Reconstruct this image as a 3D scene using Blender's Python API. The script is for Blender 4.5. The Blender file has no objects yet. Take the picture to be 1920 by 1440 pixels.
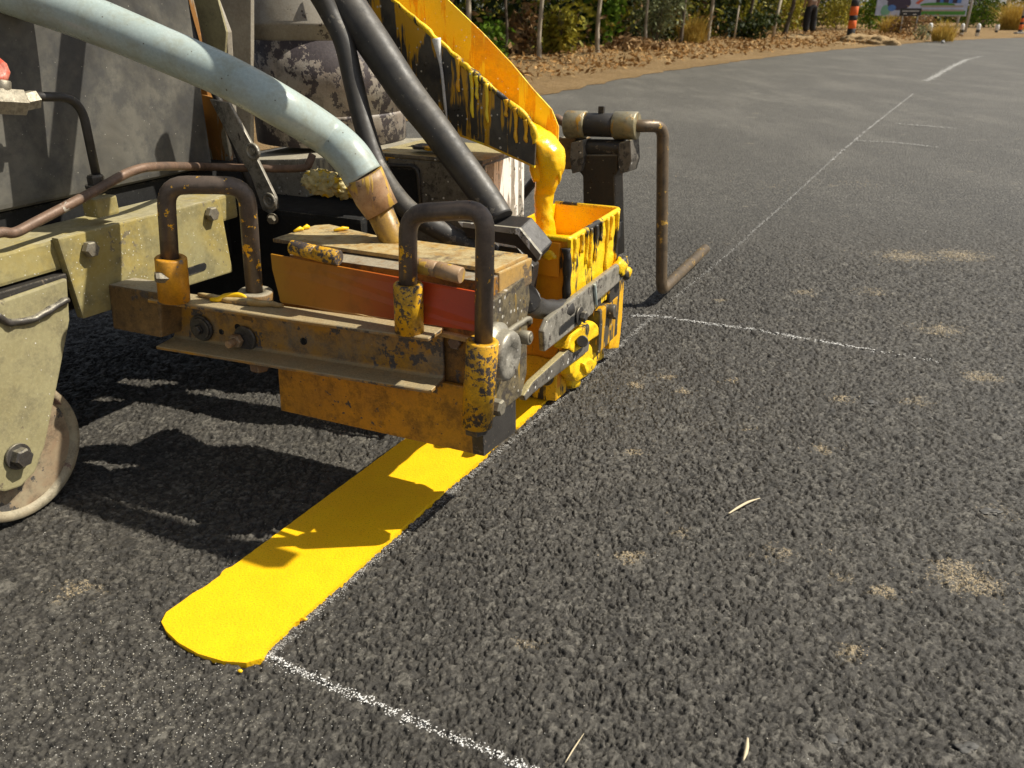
import bpy, bmesh, math, random
import numpy as np
from mathutils import Vector, Matrix, noise as mnoise
R = math.radians
C = bpy.context.scene.collection
scene = bpy.context.scene
random.seed(7); rng = np.random.default_rng(7)

# ------------------------------------------------------------ camera, sky, sun, exposure
F, YH, H = 1571.0, 20.0, 0.75            # focal length in photo pixels, horizon row, eye height (m)
TH = math.atan((720 - YH) / F)           # downward pitch
PHI = R(25)                              # heading of the machine, clockwise from the view direction
SUN_AZ, SUN_EL = R(88), R(50)            # clockwise from the view direction, above the horizon

cam = bpy.data.cameras.new('camera'); camo = bpy.data.objects.new('camera', cam); C.objects.link(camo)
camo.location = (0, 0, H); camo.rotation_euler = (math.pi / 2 - TH, 0, 0)
cam.sensor_fit = 'HORIZONTAL'; cam.sensor_width = 36; cam.lens = 36 * F / 1920
cam.clip_start = 0.02; cam.clip_end = 2000
cam.dof.use_dof = True; cam.dof.focus_distance = 1.45; cam.dof.aperture_fstop = 10
scene.camera = camo

world = bpy.data.worlds.new('World'); scene.world = world; world.use_nodes = True
nt = world.node_tree
sky = nt.nodes.new('ShaderNodeTexSky'); sky.sky_type = 'NISHITA'; sky.sun_disc = False
sky.sun_elevation = SUN_EL; sky.sun_rotation = SUN_AZ
hs = nt.nodes.new('ShaderNodeHueSaturation'); hs.inputs['Saturation'].default_value = .45; nt.links.new(sky.outputs[0], hs.inputs['Color']); nt.links.new(hs.outputs[0], nt.nodes['Background'].inputs[0]); nt.nodes['Background'].inputs[1].default_value = 0.08
sun = bpy.data.lights.new('sun', 'SUN'); suno = bpy.data.objects.new('sun', sun); C.objects.link(suno)
sun.energy = 5.0; sun.angle = R(0.5); sun.color = (1.0, 0.94, 0.82)
sd = Vector((math.sin(SUN_AZ) * math.cos(SUN_EL), math.cos(SUN_AZ) * math.cos(SUN_EL), math.sin(SUN_EL)))
suno.rotation_euler = sd.to_track_quat('Z', 'Y').to_euler()
scene.view_settings.view_transform = 'Standard'; scene.view_settings.look = 'None'
scene.view_settings.exposure = 0.3; scene.view_settings.gamma = 1.0

# ------------------------------------------------------------ measuring helpers
c_, s_ = math.cos(TH), math.sin(TH)
cp, sp_ = math.cos(PHI), math.sin(PHI)
def wray(x, y):
    a = (x - 960) / F; b = -(y - 720) / F
    return Vector((a, c_ + b * s_, -s_ + b * c_))
def M(x, y, u=None, v=None, z=None):
    """machine axes (u right, v ahead, z up) of the sight line x,y on a given plane of the machine"""
    d = wray(x, y); d = Vector((d.x * cp - d.y * sp_, d.x * sp_ + d.y * cp, d.z))
    t = u / d.x if u is not None else (v / d.y if v is not None else (z - H) / d.z)
    return Vector((d.x * t, d.y * t, H + d.z * t))
def G(x, y, z=0.0):
    """world ground point of the sight line x,y"""
    d = wray(x, y); t = (z - H) / d.z
    return Vector((d.x * t, d.y * t, z))
def GD(x, y, D):
    """world point of the sight line x,y at forward distance D"""
    d = wray(x, y); t = D / d.y
    return Vector((d.x * t, D, H + d.z * t))
def mw(p):                               # machine axes -> world
    return Vector((p[0] * cp + p[1] * sp_, -p[0] * sp_ + p[1] * cp, p[2]))

ORG = Vector((-1.25, 1.2, 0.0))          # the machine's base point in machine axes
# ------------------------------------------------------------ object helpers
def prop(o, label=None, cat=None, group=None, kind=None):
    if label: o['label'] = label
    if cat: o['category'] = cat
    if group: o['group'] = group
    if kind: o['kind'] = kind
    return o
def empty(name, loc, rz=0.0):
    o = bpy.data.objects.new(name, None); C.objects.link(o); o.location = loc; o.rotation_euler = (0, 0, rz)
    o.empty_display_size = 0.1
    return o
def obj(name, bm, mat, parent=None, smooth=False, off=None, loc=None):
    me = bpy.data.meshes.new(name)
    if off is not None: bmesh.ops.translate(bm, verts=bm.verts, vec=-Vector(off))
    bm.normal_update(); bm.to_mesh(me); bm.free()
    for m in (mat if isinstance(mat, (list, tuple)) else [mat]): me.materials.append(m)
    if smooth:
        for p in me.polygons: p.use_smooth = True
    o = bpy.data.objects.new(name, me); C.objects.link(o)
    if parent: o.parent = parent
    if loc is not None: o.location = loc
    return o
def npmesh(name, verts, faces, mat, parent=None, smooth=False, loc=None):
    me = bpy.data.meshes.new(name); nv = len(verts); nf = len(faces); k = faces.shape[1]
    me.vertices.add(nv); me.vertices.foreach_set('co', np.ascontiguousarray(verts, dtype=np.float32).ravel())
    me.loops.add(nf * k); me.loops.foreach_set('vertex_index', np.ascontiguousarray(faces, dtype=np.int32).ravel())
    me.polygons.add(nf); me.polygons.foreach_set('loop_start', np.arange(0, nf * k, k, dtype=np.int32))
    me.polygons.foreach_set('loop_total', np.full(nf, k, dtype=np.int32))
    if smooth: me.polygons.foreach_set('use_smooth', np.ones(nf, dtype=bool))
    me.update(calc_edges=True); me.validate()
    for m in (mat if isinstance(mat, (list, tuple)) else [mat]): me.materials.append(m)
    o = bpy.data.objects.new(name, me); C.objects.link(o)
    if parent: o.parent = parent
    if loc is not None: o.location = loc
    return o
# ------------------------------------------------------------ shape helpers (all add to a bmesh)
def B(): return bmesh.new()
def prism(bm, pts, ext, bev=0.0, seg=2):
    """polygon pushed along ext, edges bevelled"""
    ext = Vector(ext); t = bmesh.new()
    a = [t.verts.new(Vector(p)) for p in pts]; b = [t.verts.new(Vector(p) + ext) for p in pts]
    n = len(pts); t.faces.new(a); t.faces.new(b[::-1])
    for i in range(n): t.faces.new((a[i], b[i], b[(i + 1) % n], a[(i + 1) % n]))
    bmesh.ops.recalc_face_normals(t, faces=t.faces)
    if bev: bmesh.ops.bevel(t, geom=list(t.edges), offset=bev, segments=seg, affect='EDGES', profile=0.6, clamp_overlap=True)
    join(bm, t); return bm
def join(bm, t):
    me = bpy.data.meshes.new('tmp'); t.to_mesh(me); t.free(); bm.from_mesh(me); bpy.data.meshes.remove(me)
def box(bm, a, b, bev=0.0, seg=2):
    a, b = Vector(a), Vector(b)
    return prism(bm, [(a.x, a.y, a.z), (b.x, a.y, a.z), (b.x, b.y, a.z), (a.x, b.y, a.z)], (0, 0, b.z - a.z), bev, seg)
def frame_of(d):
    d = d.normalized(); up = Vector((0, 0, 1)) if abs(d.z) < 0.9 else Vector((0, 1, 0))
    x = d.cross(up).normalized(); return x, d.cross(x).normalized()
def catmull(pts, n=8):
    p = [Vector(q) for q in pts]; p = [2 * p[0] - p[1]] + p + [2 * p[-1] - p[-2]]; out = []
    for i in range(1, len(p) - 2):
        for k in range(n):
            t = k / n
            out.append(0.5 * ((2 * p[i]) + (p[i + 1] - p[i - 1]) * t + (2 * p[i - 1] - 5 * p[i] + 4 * p[i + 1] - p[i + 2]) * t * t
                              + (3 * p[i] - 3 * p[i + 1] + p[i + 2] - p[i - 1]) * t ** 3))
    out.append(p[-2]); return out
def fillet(pts, r, n=6):
    """polyline with its corners rounded"""
    p = [Vector(q) for q in pts]; out = [p[0]]
    for i in range(1, len(p) - 1):
        a = (p[i - 1] - p[i]); b = (p[i + 1] - p[i]); k = min(r, a.length * .48, b.length * .48)
        A = p[i] + a.normalized() * k; Bq = p[i] + b.normalized() * k
        for j in range(n + 1):
            t = j / n; out.append((1 - t) ** 2 * A + 2 * t * (1 - t) * p[i] + t * t * Bq)
    out.append(p[-1]); return out
def tube(bm, pts, r, seg=20, cap=True, squash=None, wob=0.0):
    pts = [Vector(p) for p in pts]; n = len(pts)
    rs = r if isinstance(r, (list, tuple)) else [r] * n
    if len(rs) != n:
        rs = list(np.interp(np.linspace(0, 1, n), np.linspace(0, 1, len(rs)), rs))
    rings = []; x = None
    for i in range(n):
        d = (pts[min(i + 1, n - 1)] - pts[max(i - 1, 0)]).normalized()
        if x is None: x, y = frame_of(d)
        else:
            x = (x - d * x.dot(d)).normalized(); y = d.cross(x)
        ring = []
        for k in range(seg):
            a = 2 * math.pi * k / seg; q = pts[i] + (x * math.cos(a) + y * math.sin(a)) * rs[i]
            if wob: q += Vector(mnoise.noise_vector(q * 60)) * wob
            ring.append(bm.verts.new(q))
        rings.append(ring)
    for i in range(n - 1):
        for k in range(seg):
            bm.faces.new((rings[i][k], rings[i][(k + 1) % seg], rings[i + 1][(k + 1) % seg], rings[i + 1][k])).smooth = True
    if cap:
        bm.faces.new(rings[0][::-1]); bm.faces.new(rings[-1])
    return bm
def cyl(bm, a, b, r, seg=24, r2=None, bev=0.0015):
    a, b = Vector(a), Vector(b); d = (b - a); L = d.length; d = d / L; r2 = r if r2 is None else r2
    bev = min(bev, L * .3, r * .3, r2 * .3)
    return tube2(bm, [(a, r - bev), (a + d * bev, r), (b - d * bev, r2), (b, r2 - bev)], d, seg)
def tube2(bm, prof, d, seg=24):
    x, y = frame_of(d); rings = []
    for p, r in prof:
        rings.append([bm.verts.new(p + (x * math.cos(2 * math.pi * k / seg) + y * math.sin(2 * math.pi * k / seg)) * r) for k in range(seg)])
    for i in range(len(rings) - 1):
        for k in range(seg):
            f = bm.faces.new((rings[i][k], rings[i][(k + 1) % seg], rings[i + 1][(k + 1) % seg], rings[i + 1][k])); f.smooth = seg > 8
    bm.faces.new(rings[0][::-1]); bm.faces.new(rings[-1]); return bm
def lathe(bm, o, d, prof, seg=36):
    """prof: (along, radius) pairs round the axis d through o"""
    o, d = Vector(o), Vector(d).normalized()
    return tube2(bm, [(o + d * s, r) for s, r in prof], d, seg)
def hexbolt(bm, o, d, r, h, washer=True):
    o, d = Vector(o), Vector(d).normalized()
    if washer: cyl(bm, o, o + d * h * .25, r * 1.35, 24, bev=.0005)
    t = bmesh.new(); tube2(t, [(o + d * h * .25, r), (o + d * h * .85, r), (o + d * h, r * .84)], d, 6); join(bm, t)
def rough(bm, amp, scale, sub=0, seed=0.0):
    if sub: bmesh.ops.subdivide_edges(bm, edges=list(bm.edges), cuts=sub, use_grid_fill=True)
    bm.normal_update()
    for v in bm.verts:
        q = v.co * scale + Vector((seed, seed * 2, 0))
        v.co += v.normal * (mnoise.noise(q) + .5 * mnoise.noise(q * 2.3)) * amp + Vector(mnoise.noise_vector(q * 1.3)) * amp * .4
    return bm
def blob(bm, o, rad, amp=.25, scale=2.2, sub=3, seed=0.0):
    t = bmesh.new(); bmesh.ops.create_icosphere(t, subdivisions=sub, radius=1.0)
    rad = Vector(rad) if not isinstance(rad, (int, float)) else Vector((rad,) * 3)
    for v in t.verts:
        n = mnoise.noise(v.co * scale + Vector((seed, seed, seed)))+.4*mnoise.noise(v.co * scale*2.6 + Vector((seed, seed, seed)))
        q = v.co * (1 + n * amp); v.co = Vector((q.x * rad.x, q.y * rad.y, q.z * rad.z)) + Vector(o)
    for f in t.faces: f.smooth = True
    join(bm, t); return bm

# ------------------------------------------------------------ materials
def newmat(name):
    m = bpy.data.materials.new(name); m.use_nodes = True
    return m, m.node_tree, m.node_tree.nodes['Principled BSDF']
class N:
    """small node-graph writer"""
    def __init__(s, nt): s.nt = nt; s.tc = nt.nodes.new('ShaderNodeTexCoord')
    def new(s, t, **k):
        n = s.nt.nodes.new(t)
        for a, b in k.items(): setattr(n, a, b)
        return n
    def link(s, a, b): s.nt.links.new(a, b)
    def coord(s, scale=(1, 1, 1), off=(0, 0, 0)):
        mp = s.new('ShaderNodeMapping'); s.link(s.tc.outputs['Object'], mp.inputs[0])
        mp.inputs['Scale'].default_value = scale; mp.inputs['Location'].default_value = off
        return mp.outputs[0]
    def noise(s, vec, scale, detail=6, rough=.6, dist=0.0):
        n = s.new('ShaderNodeTexNoise'); s.link(vec, n.inputs['Vector'])
        n.inputs['Scale'].default_value = scale; n.inputs['Detail'].default_value = detail
        n.inputs['Roughness'].default_value = rough; n.inputs['Distortion'].default_value = dist
        return n.outputs['Fac']
    def voro(s, vec, scale, out='Distance', feature='F1', rnd=1.0):
        n = s.new('ShaderNodeTexVoronoi', feature=feature); s.link(vec, n.inputs['Vector']); n.inputs['Scale'].default_value = scale
        n.inputs['Randomness'].default_value = rnd
        return n.outputs[out]
    def ramp(s, fac, lo, hi, a=0.0, b=1.0):
        n = s.new('ShaderNodeMapRange'); s.link(fac, n.inputs[0])
        for i, q in enumerate((lo, hi, a, b)): n.inputs[i + 1].default_value = q
        return n.outputs[0]
    def math(s, op, a, b=None):
        n = s.new('ShaderNodeMath', operation=op)
        for i, q in enumerate((a, b)):
            if q is None: continue
            if isinstance(q, (int, float)): n.inputs[i].default_value = q
            else: s.link(q, n.inputs[i])
        return n.outputs[0]
    def mix(s, fac, a, b):
        n = s.new('ShaderNodeMix', data_type='RGBA')
        for i, q in ((0, fac), (6, a), (7, b)):
            if isinstance(q, (int, float)): n.inputs[i].default_value = q
            elif isinstance(q, tuple): n.inputs[i].default_value = (*q, 1)
            else: s.link(q, n.inputs[i])
        return n.outputs[2]
    def bump(s, h, strength, dist, normal=None):
        n = s.new('ShaderNodeBump'); s.link(h, n.inputs['Height']); n.inputs['Strength'].default_value = strength; n.inputs['Distance'].default_value = dist
        if normal: s.link(normal, n.inputs['Normal'])
        return n.outputs[0]
    def up(s):
        g = s.new('ShaderNodeNewGeometry'); x = s.new('ShaderNodeSeparateXYZ'); s.link(g.outputs['Normal'], x.inputs[0]); return x.outputs[2]

_seed = [0]
def worn(name, base, base2=None, chip=(.05, .04, .035), chips=.0, chipscale=60, dust=(.42, .38, .28), dusty=.0, grime=.35,
         grimec=(.03, .026, .02), spat=.12, spatc=(.75, .72, .66), streak=None, streaks=.0, rgh=.55, metal=0.0, bump=.35, scale=14, spatscale=70, edge=.55):
    """paint or steel that has been used: colour drift, grime, chips, drips, spatter, dust lying on top"""
    _seed[0] += 1; o = (_seed[0] * 3.7, _seed[0] * 1.3, _seed[0] * 2.1)
    m, t, b = newmat(name); n = N(t); v = n.coord(off=o)
    base2 = base2 or tuple(q * .6 for q in base)
    big = n.noise(v, scale, 7, .65, .4); col = n.mix(n.ramp(big, .38, .62), base, base2)
    g = n.noise(v, scale * 2.7, 9, .72); col = n.mix(n.ramp(g, .47, .62, 0, grime), col, grimec)
    fine = n.noise(v, scale * 22, 5, .7); col = n.mix(n.ramp(fine, .45, .75, 0, .35), col, tuple(min(1, q * 1.5 + .02) for q in base))
    h = n.math('MULTIPLY', g, .6)
    if streaks:
        vs = n.coord((1, 1, .09), o); st = n.noise(vs, 42, 5, .6); big2 = n.noise(v, 6, 3)
        k = n.ramp(n.math('ADD', st, n.math('MULTIPLY', n.math('SUBTRACT', big2, .5), .55)), .62 - streaks * .24, .66 - streaks * .24)
        col = n.mix(k, col, streak); h = n.math('ADD', h, n.math('MULTIPLY', k, .5))
    if chips:
        ch = n.noise(v, chipscale, 8, .7); ch2 = n.noise(v, chipscale * .17, 3)
        k = n.ramp(n.math('ADD', ch, n.math('MULTIPLY', n.math('SUBTRACT', ch2, .5), .7)), .70 - chips * .3, .715 - chips * .3)
        col = n.mix(k, col, n.mix(n.ramp(fine, .3, .7), chip, tuple(q * 2.2 for q in chip))); h = n.math('SUBTRACT', h, n.math('MULTIPLY', k, .35))
    if edge:
        bv = n.new('ShaderNodeBevel', samples=3); bv.inputs['Radius'].default_value = .0045; ge = n.new('ShaderNodeNewGeometry')
        dp = n.new('ShaderNodeVectorMath', operation='DOT_PRODUCT'); n.link(bv.outputs[0], dp.inputs[0]); n.link(ge.outputs['Normal'], dp.inputs[1])
        ek = n.math('MULTIPLY', n.ramp(dp.outputs['Value'], .985, .86), n.ramp(n.noise(v, chipscale * 1.6, 6, .7), .46, .56, 0, edge))
        col = n.mix(ek, col, n.mix(n.ramp(fine, .35, .65), tuple(q * 1.5 + .02 for q in chip), (.42, .36, .26)))
    if spat:
        vo = n.voro(v, spatscale); r2 = n.noise(v, spatscale * .22, 3)
        k = n.ramp(n.math('ADD', vo, n.math('MULTIPLY', r2, -.42 * spat)), .02, -.03)
        col = n.mix(k, col, spatc); h = n.math('ADD', h, k)
    if dusty:
        d = n.math('MULTIPLY', n.ramp(n.up(), .35, .9), n.ramp(n.noise(v, scale * 3.1, 8, .7), .5 - dusty * .35, .62 - dusty * .2))
        col = n.mix(n.math('MULTIPLY', d, .85), col, n.mix(n.ramp(fine, .35, .65), dust, tuple(q * .6 for q in dust)))
    n.link(col, b.inputs['Base Color']); b.inputs['Metallic'].default_value = metal
    n.link(n.ramp(g, .3, .7, rgh - .14, rgh + .18), b.inputs['Roughness'])
    h = n.math('ADD', h, n.math('MULTIPLY', fine, .25))
    n.link(n.bump(h, bump, .0025), b.inputs['Normal'])
    return m

OCHRE, OCHRE2 = (.62, .30, .015), (.40, .17, .012)
m_ochre = worn('ochre_paint', (.58, .26, .012), (.44, .20, .02), chips=.20, chipscale=70, grime=.65, spat=.4, spatc=(.07, .04, .02), grimec=(.10, .05, .01), rgh=.45)
m_ochre_dark = worn('grimy_ochre_paint', (.34, .15, .015), (.16, .075, .015), chips=.15, grime=.8, grimec=(.035, .02, .01), dusty=.6, rgh=.55)
m_sleeve = worn('chipped_yellow_paint', (.74, .40, .012), (.62, .30, .012), chip=(.045, .035, .03), chips=.62, chipscale=130, grime=.5, grimec=(.1, .06, .02), rgh=.45)
m_rod = worn('worn_steel_rod', (.10, .075, .06), (.16, .12, .09), chip=(.62, .33, .015), chips=.22, chipscale=80, grime=.4, rgh=.4, metal=.35)
m_beam = worn('dusty_beam_paint', (.48, .235, .02), (.22, .175, .12), chips=.35, chip=(.06, .05, .045), chipscale=30, grime=.6, grimec=(.09, .075, .06), dusty=1.0, dust=(.55, .45, .26), rgh=.5, metal=.2)
m_beige = worn('olive_beige_paint', (.31, .275, .135), (.36, .275, .075), chips=.05, chip=(.12, .10, .06), grime=.7, grimec=(.17, .15, .075), dusty=.35, dust=(.46, .41, .25), spat=.6, spatc=(.6, .56, .42), spatscale=120, scale=5, rgh=.6)
m_fork = worn('cream_fork_paint', (.33, .295, .16), (.27, .235, .12), chips=.10, chip=(.10, .08, .05), grime=.6, grimec=(.15, .13, .075), spat=.3, scale=8, rgh=.6)
m_arm = worn('rusty_brown_steel', (.26, .15, .05), (.16, .09, .03), chips=.2, grime=.6, dusty=.8, rgh=.6)
m_tank = worn('dark_tank_paint', (.050, .048, .044), (.145, .137, .115), chips=.0, grime=.7, edge=.2, grimec=(.045, .045, .045), dusty=.2, rgh=.42, scale=7, spat=.25, spatc=(.4, .38, .33), bump=.2)
m_drum = worn('grey_drum_paint', (.36, .33, .27), (.29, .26, .215), chips=.1, grime=.35, grimec=(.2, .16, .11), rgh=.55, scale=9)
m_drumband = worn('peeling_drum_paint', (.34, .31, .27), (.27, .22, .18), chip=(.035, .028, .03), chips=.72, chipscale=30, grime=.5, rgh=.6, scale=10)
m_black = worn('black_steel', (.035, .032, .03), (.055, .05, .045), chips=.1, chip=(.10, .08, .06), grime=.3, spat=.3, spatc=(.35, .3, .2), rgh=.4, metal=.2)
m_spatter = worn('spattered_grey_steel', (.20, .18, .15), (.13, .115, .095), chips=.3, chip=(.04, .035, .03), grime=.6, spat=.75, dusty=.9, dust=(.62, .52, .25), rgh=.5, metal=.3, spatscale=55)
m_white_spat = worn('white_spattered_steel', (.24, .21, .16), (.36, .33, .28), chips=.3, chip=(.03, .03, .025), streak=(.85, .83, .78), streaks=.62, grime=.4, spat=.9, rgh=.45, spatscale=60, dusty=.6)
m_boxside = worn('spattered_box_side', (.25, .20, .115), (.15, .125, .085), chips=.42, chip=(.06, .05, .04), chipscale=90, grime=.8, spat=.85, spatc=(.6, .56, .48), streak=(.45, .27, .03), streaks=.25, rgh=.42, metal=.35)
m_steel = worn('bare_steel', (.40, .37, .31), (.27, .25, .21), chips=.25, grime=.8, spat=.5, grimec=(.05, .045, .035), dusty=.5, rgh=.4, metal=.35)
m_bolt = worn('dull_bolt_steel', (.30, .27, .21), (.22, .19, .14), grime=.5, dusty=.6, rgh=.5, metal=.5, scale=40)
m_darkbolt = worn('dark_bolt_steel', (.10, .095, .085), (.07, .06, .055), grime=.5, dusty=.3, rgh=.45, metal=.5, scale=40)
m_rust = worn('rusty_pipe', (.20, .12, .075), (.13, .085, .06), chips=.1, chip=(.3, .27, .22), grime=.4, rgh=.55, metal=.15)
m_ironrust = worn('rust_streaked_plate', (.34, .30, .22), (.42, .37, .26), chip=(.24, .09, .015), chips=.5, chipscale=18, streak=(.30, .13, .02), streaks=.4, grime=.5, rgh=.6)
m_wheel = worn('rusty_wheel_rim', (.36, .32, .22), (.28, .22, .14), chips=.2, chip=(.10, .06, .045), chipscale=22, grime=.4, rgh=.6)
m_tyre = worn('rusty_tread', (.26, .17, .10), (.34, .28, .18), chips=.42, chip=(.05, .045, .04), chipscale=20, grime=.5, rgh=.65)
m_hose = worn('pale_hose_plastic', (.37, .445, .42), (.41, .46, .43), chips=.0, edge=0, grime=.55, grimec=(.30, .30, .21), spat=.3, spatc=(.10, .08, .05), spatscale=60, rgh=.30, scale=9, bump=.08)
m_collar = worn('rusty_hose_collar', (.30, .16, .07), (.40, .27, .15), chips=.25, chip=(.09, .05, .03), grime=.6, grimec=(.15, .07, .03), streak=(.52, .32, .05), streaks=.2, rgh=.5)
m_nozzle = worn('stained_nozzle', (.42, .25, .03), (.30, .17, .04), chips=.3, grime=.5, rgh=.4)
m_rubber = worn('black_rubber', (.030, .028, .026), (.055, .05, .044), chips=.22, chip=(.085, .075, .06), chipscale=35, edge=0, spat=.3, spatc=(.2, .18, .14), grime=.3, dusty=.35, dust=(.17, .15, .12), rgh=.5, bump=.15)
m_flap = worn('orange_red_flap', (.52, .085, .008), (.42, .13, .012), chips=.05, chip=(.12, .03, .01), grime=.4, grimec=(.28, .12, .01), rgh=.4)
m_lid = worn('stained_lid', (.46, .27, .07), (.30, .20, .09), chips=.42, chip=(.10, .07, .04), chipscale=26, grime=.5, grimec=(.17, .10, .03), dusty=.3, dust=(.62, .50, .26), rgh=.5)
m_chute_dark = worn('tarred_chute_wall', (.028, .026, .024), (.10, .085, .06), streak=(.62, .32, .01), streaks=.50, grime=.4, spat=.6, spatc=(.55, .5, .4), rgh=.35)
m_chute_in = worn('paint_coated_chute', (.98, .52, .006), (.92, .40, .006), streak=(1.0, .72, .03), streaks=.5, grime=.4, grimec=(.42, .16, .01), spat=.5, spatc=(.9, .85, .7), rgh=.3)
m_red = worn('red_knob_paint', (.55, .06, .03), (.65, .28, .2), grime=.3, rgh=.4, scale=50)
m_rivetlump = worn('caked_foam', (.50, .42, .18), (.62, .55, .32), chips=.2, chip=(.2, .14, .06), grime=.5, grimec=(.12, .08, .03), streak=(.75, .5, .02), streaks=.3, rgh=.7, bump=.8)

def paint_mat(name, col, col2, dots=.5, rgh=.35, dirty=0.0, bump=.5, fine=900):
    m, t, b = newmat(name); n = N(t); v = n.coord()
    g = n.noise(v, 25, 6, .6); c = n.mix(n.ramp(g, .35, .65), col, col2)
    f = n.noise(v, fine, 2, .5); vo = n.voro(v, fine * .55)
    c = n.mix(n.ramp(f, .56, .70, 0, dots), c, tuple(q * .45 for q in col2))
    if dirty:
        d = n.noise(n.coord((1, 1, .16)), 26, 7, .68); d2 = n.noise(v, 7, 3)
        k = n.ramp(n.math('ADD', d, n.math('MULTIPLY', n.math('SUBTRACT', d2, .5), .8)), .68 - dirty * .3, .72 - dirty * .3)
        c = n.mix(k, c, (.035, .03, .025))
    n.link(c, b.inputs['Base Color']); n.link(n.ramp(f, .3, .7, rgh - .1, rgh + .25), b.inputs['Roughness'])
    h = n.math('ADD', n.math('MULTIPLY', f, .4), n.math('ADD', n.math('MULTIPLY', vo, .3), n.math('MULTIPLY', g, 1.2)))
    n.link(n.bump(h, bump, .0012), b.inputs['Normal'])
    return m
m_crank = worn('brown_crank_steel', (.13, .095, .06), (.20, .14, .08), chips=.12, chip=(.40, .24, .05), chipscale=60, grime=.5, rgh=.4, metal=.3)
YEL, YEL2 = (.98, .66, .004), (.95, .55, .004)
m_line = paint_mat('fresh_line_paint', (.99, .585, .003), (.96, .53, .003), dots=.7, rgh=.45, bump=.9, fine=460)
m_wet = paint_mat('wet_yellow_paint', (1.0, .63, .004), (.98, .50, .004), dots=.6, rgh=.22, bump=.5, fine=420)
m_caked = paint_mat('caked_yellow_paint', (.95, .64, .006), (.90, .52, .006), dots=.9, rgh=.45, dirty=.44, bump=.9, fine=330)
m_caked2 = paint_mat('caked_dirty_paint', (.90, .52, .006), (.75, .36, .006), dots=.6, rgh=.45, dirty=.62, bump=1.0, fine=260)
m_hopfront = paint_mat('dripping_hopper_face', (.85, .34, .006), (.70, .25, .006), dots=.4, rgh=.4, dirty=.60, bump=.7)  # orange puts the near walls' shade into the colour, under dark drips
m_drop = paint_mat('dried_paint_drop', (.95, .62, .006), (.9, .5, .006), dots=.2, rgh=.35, bump=.2)

# ------------------------------------------------------------ road
m_road, t, b = newmat('asphalt'); n = N(t); v = n.coord()
wn = n.noise(v, 1.1, 5, .6)
at = n.new('ShaderNodeAttribute', attribute_name='tone'); ar = n.new('ShaderNodeAttribute', attribute_name='rel'); rel = ar.outputs['Fac']
vc = n.voro(v, 85, 'Color'); sx = n.new('ShaderNodeSeparateColor'); n.link(vc, sx.inputs[0]); tone = n.math('ADD', n.math('MULTIPLY', at.outputs['Fac'], rel), n.math('MULTIPLY', sx.outputs[0], n.math('SUBTRACT', 1.0, rel)))
fine = n.noise(v, 420, 4, .7); fine2 = n.noise(v, 160, 5, .7); big = n.noise(v, 34, 4, .7)
col = n.mix(n.ramp(wn, .35, .65), (.049, .044, .036), (.065, .058, .047))
col = n.mix(n.ramp(tone, .55, 1.0, 0, .85), col, (.150, .138, .114)); col = n.mix(n.ramp(tone, .0, .4, .85, 0), col, (.020, .0175, .014))
col = n.mix(n.ramp(fine2, .50, .66, 0, .75), col, (.016, .014, .012))
col = n.mix(n.ramp(fine, .60, .72, 0, .7), col, (.27, .245, .20))
# sandy dust trodden into the surface
ad = n.new('ShaderNodeAttribute', attribute_name='dust'); dn = n.math('ADD', n.noise(v, 150, 5, .75), n.math('MULTIPLY', n.noise(v, 42, 4, .65), .95))
k = n.ramp(n.math('ADD', n.math('MULTIPLY', ad.outputs['Fac'], .48), dn), 1.20, 1.36); k = n.math('MULTIPLY', k, n.ramp(n.noise(v, 260, 4, .75), .47, .55))
col = n.mix(n.math('MULTIPLY', k, .8), col, (.40, .315, .19))
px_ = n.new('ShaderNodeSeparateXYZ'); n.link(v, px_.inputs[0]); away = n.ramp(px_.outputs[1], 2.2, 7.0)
# grazing sheen painted paler with distance, plus worn streaks along the traffic direction
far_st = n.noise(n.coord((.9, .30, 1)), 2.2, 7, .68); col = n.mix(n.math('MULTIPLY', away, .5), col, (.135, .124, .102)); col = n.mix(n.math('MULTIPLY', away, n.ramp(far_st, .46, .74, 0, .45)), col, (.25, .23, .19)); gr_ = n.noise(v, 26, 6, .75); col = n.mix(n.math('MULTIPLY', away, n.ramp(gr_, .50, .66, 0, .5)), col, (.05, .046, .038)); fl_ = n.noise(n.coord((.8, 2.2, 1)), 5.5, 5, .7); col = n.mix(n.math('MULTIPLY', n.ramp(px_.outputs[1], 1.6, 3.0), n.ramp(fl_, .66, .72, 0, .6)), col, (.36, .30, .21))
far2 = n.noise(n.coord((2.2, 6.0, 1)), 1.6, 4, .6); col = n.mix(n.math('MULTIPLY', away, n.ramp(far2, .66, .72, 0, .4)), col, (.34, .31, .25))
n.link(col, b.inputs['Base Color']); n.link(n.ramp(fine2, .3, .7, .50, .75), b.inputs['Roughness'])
b.inputs['Specular IOR Level'].default_value = .5
hh = n.math('ADD', n.math('MULTIPLY', n.voro(v, 130), -.5), n.math('ADD', n.math('MULTIPLY', fine2, 1.0), n.math('MULTIPLY', fine, .6)))
hh = n.math('ADD', hh, n.math('MULTIPLY', n.math('SUBTRACT', 1.0, rel), n.math('ADD', n.math('MULTIPLY', n.voro(v, 85), -2.2), n.math('MULTIPLY', n.noise(v, 60, 4, .7), 1.6))))
n.link(n.bump(hh, .85, .003), b.inputs['Normal'])

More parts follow.
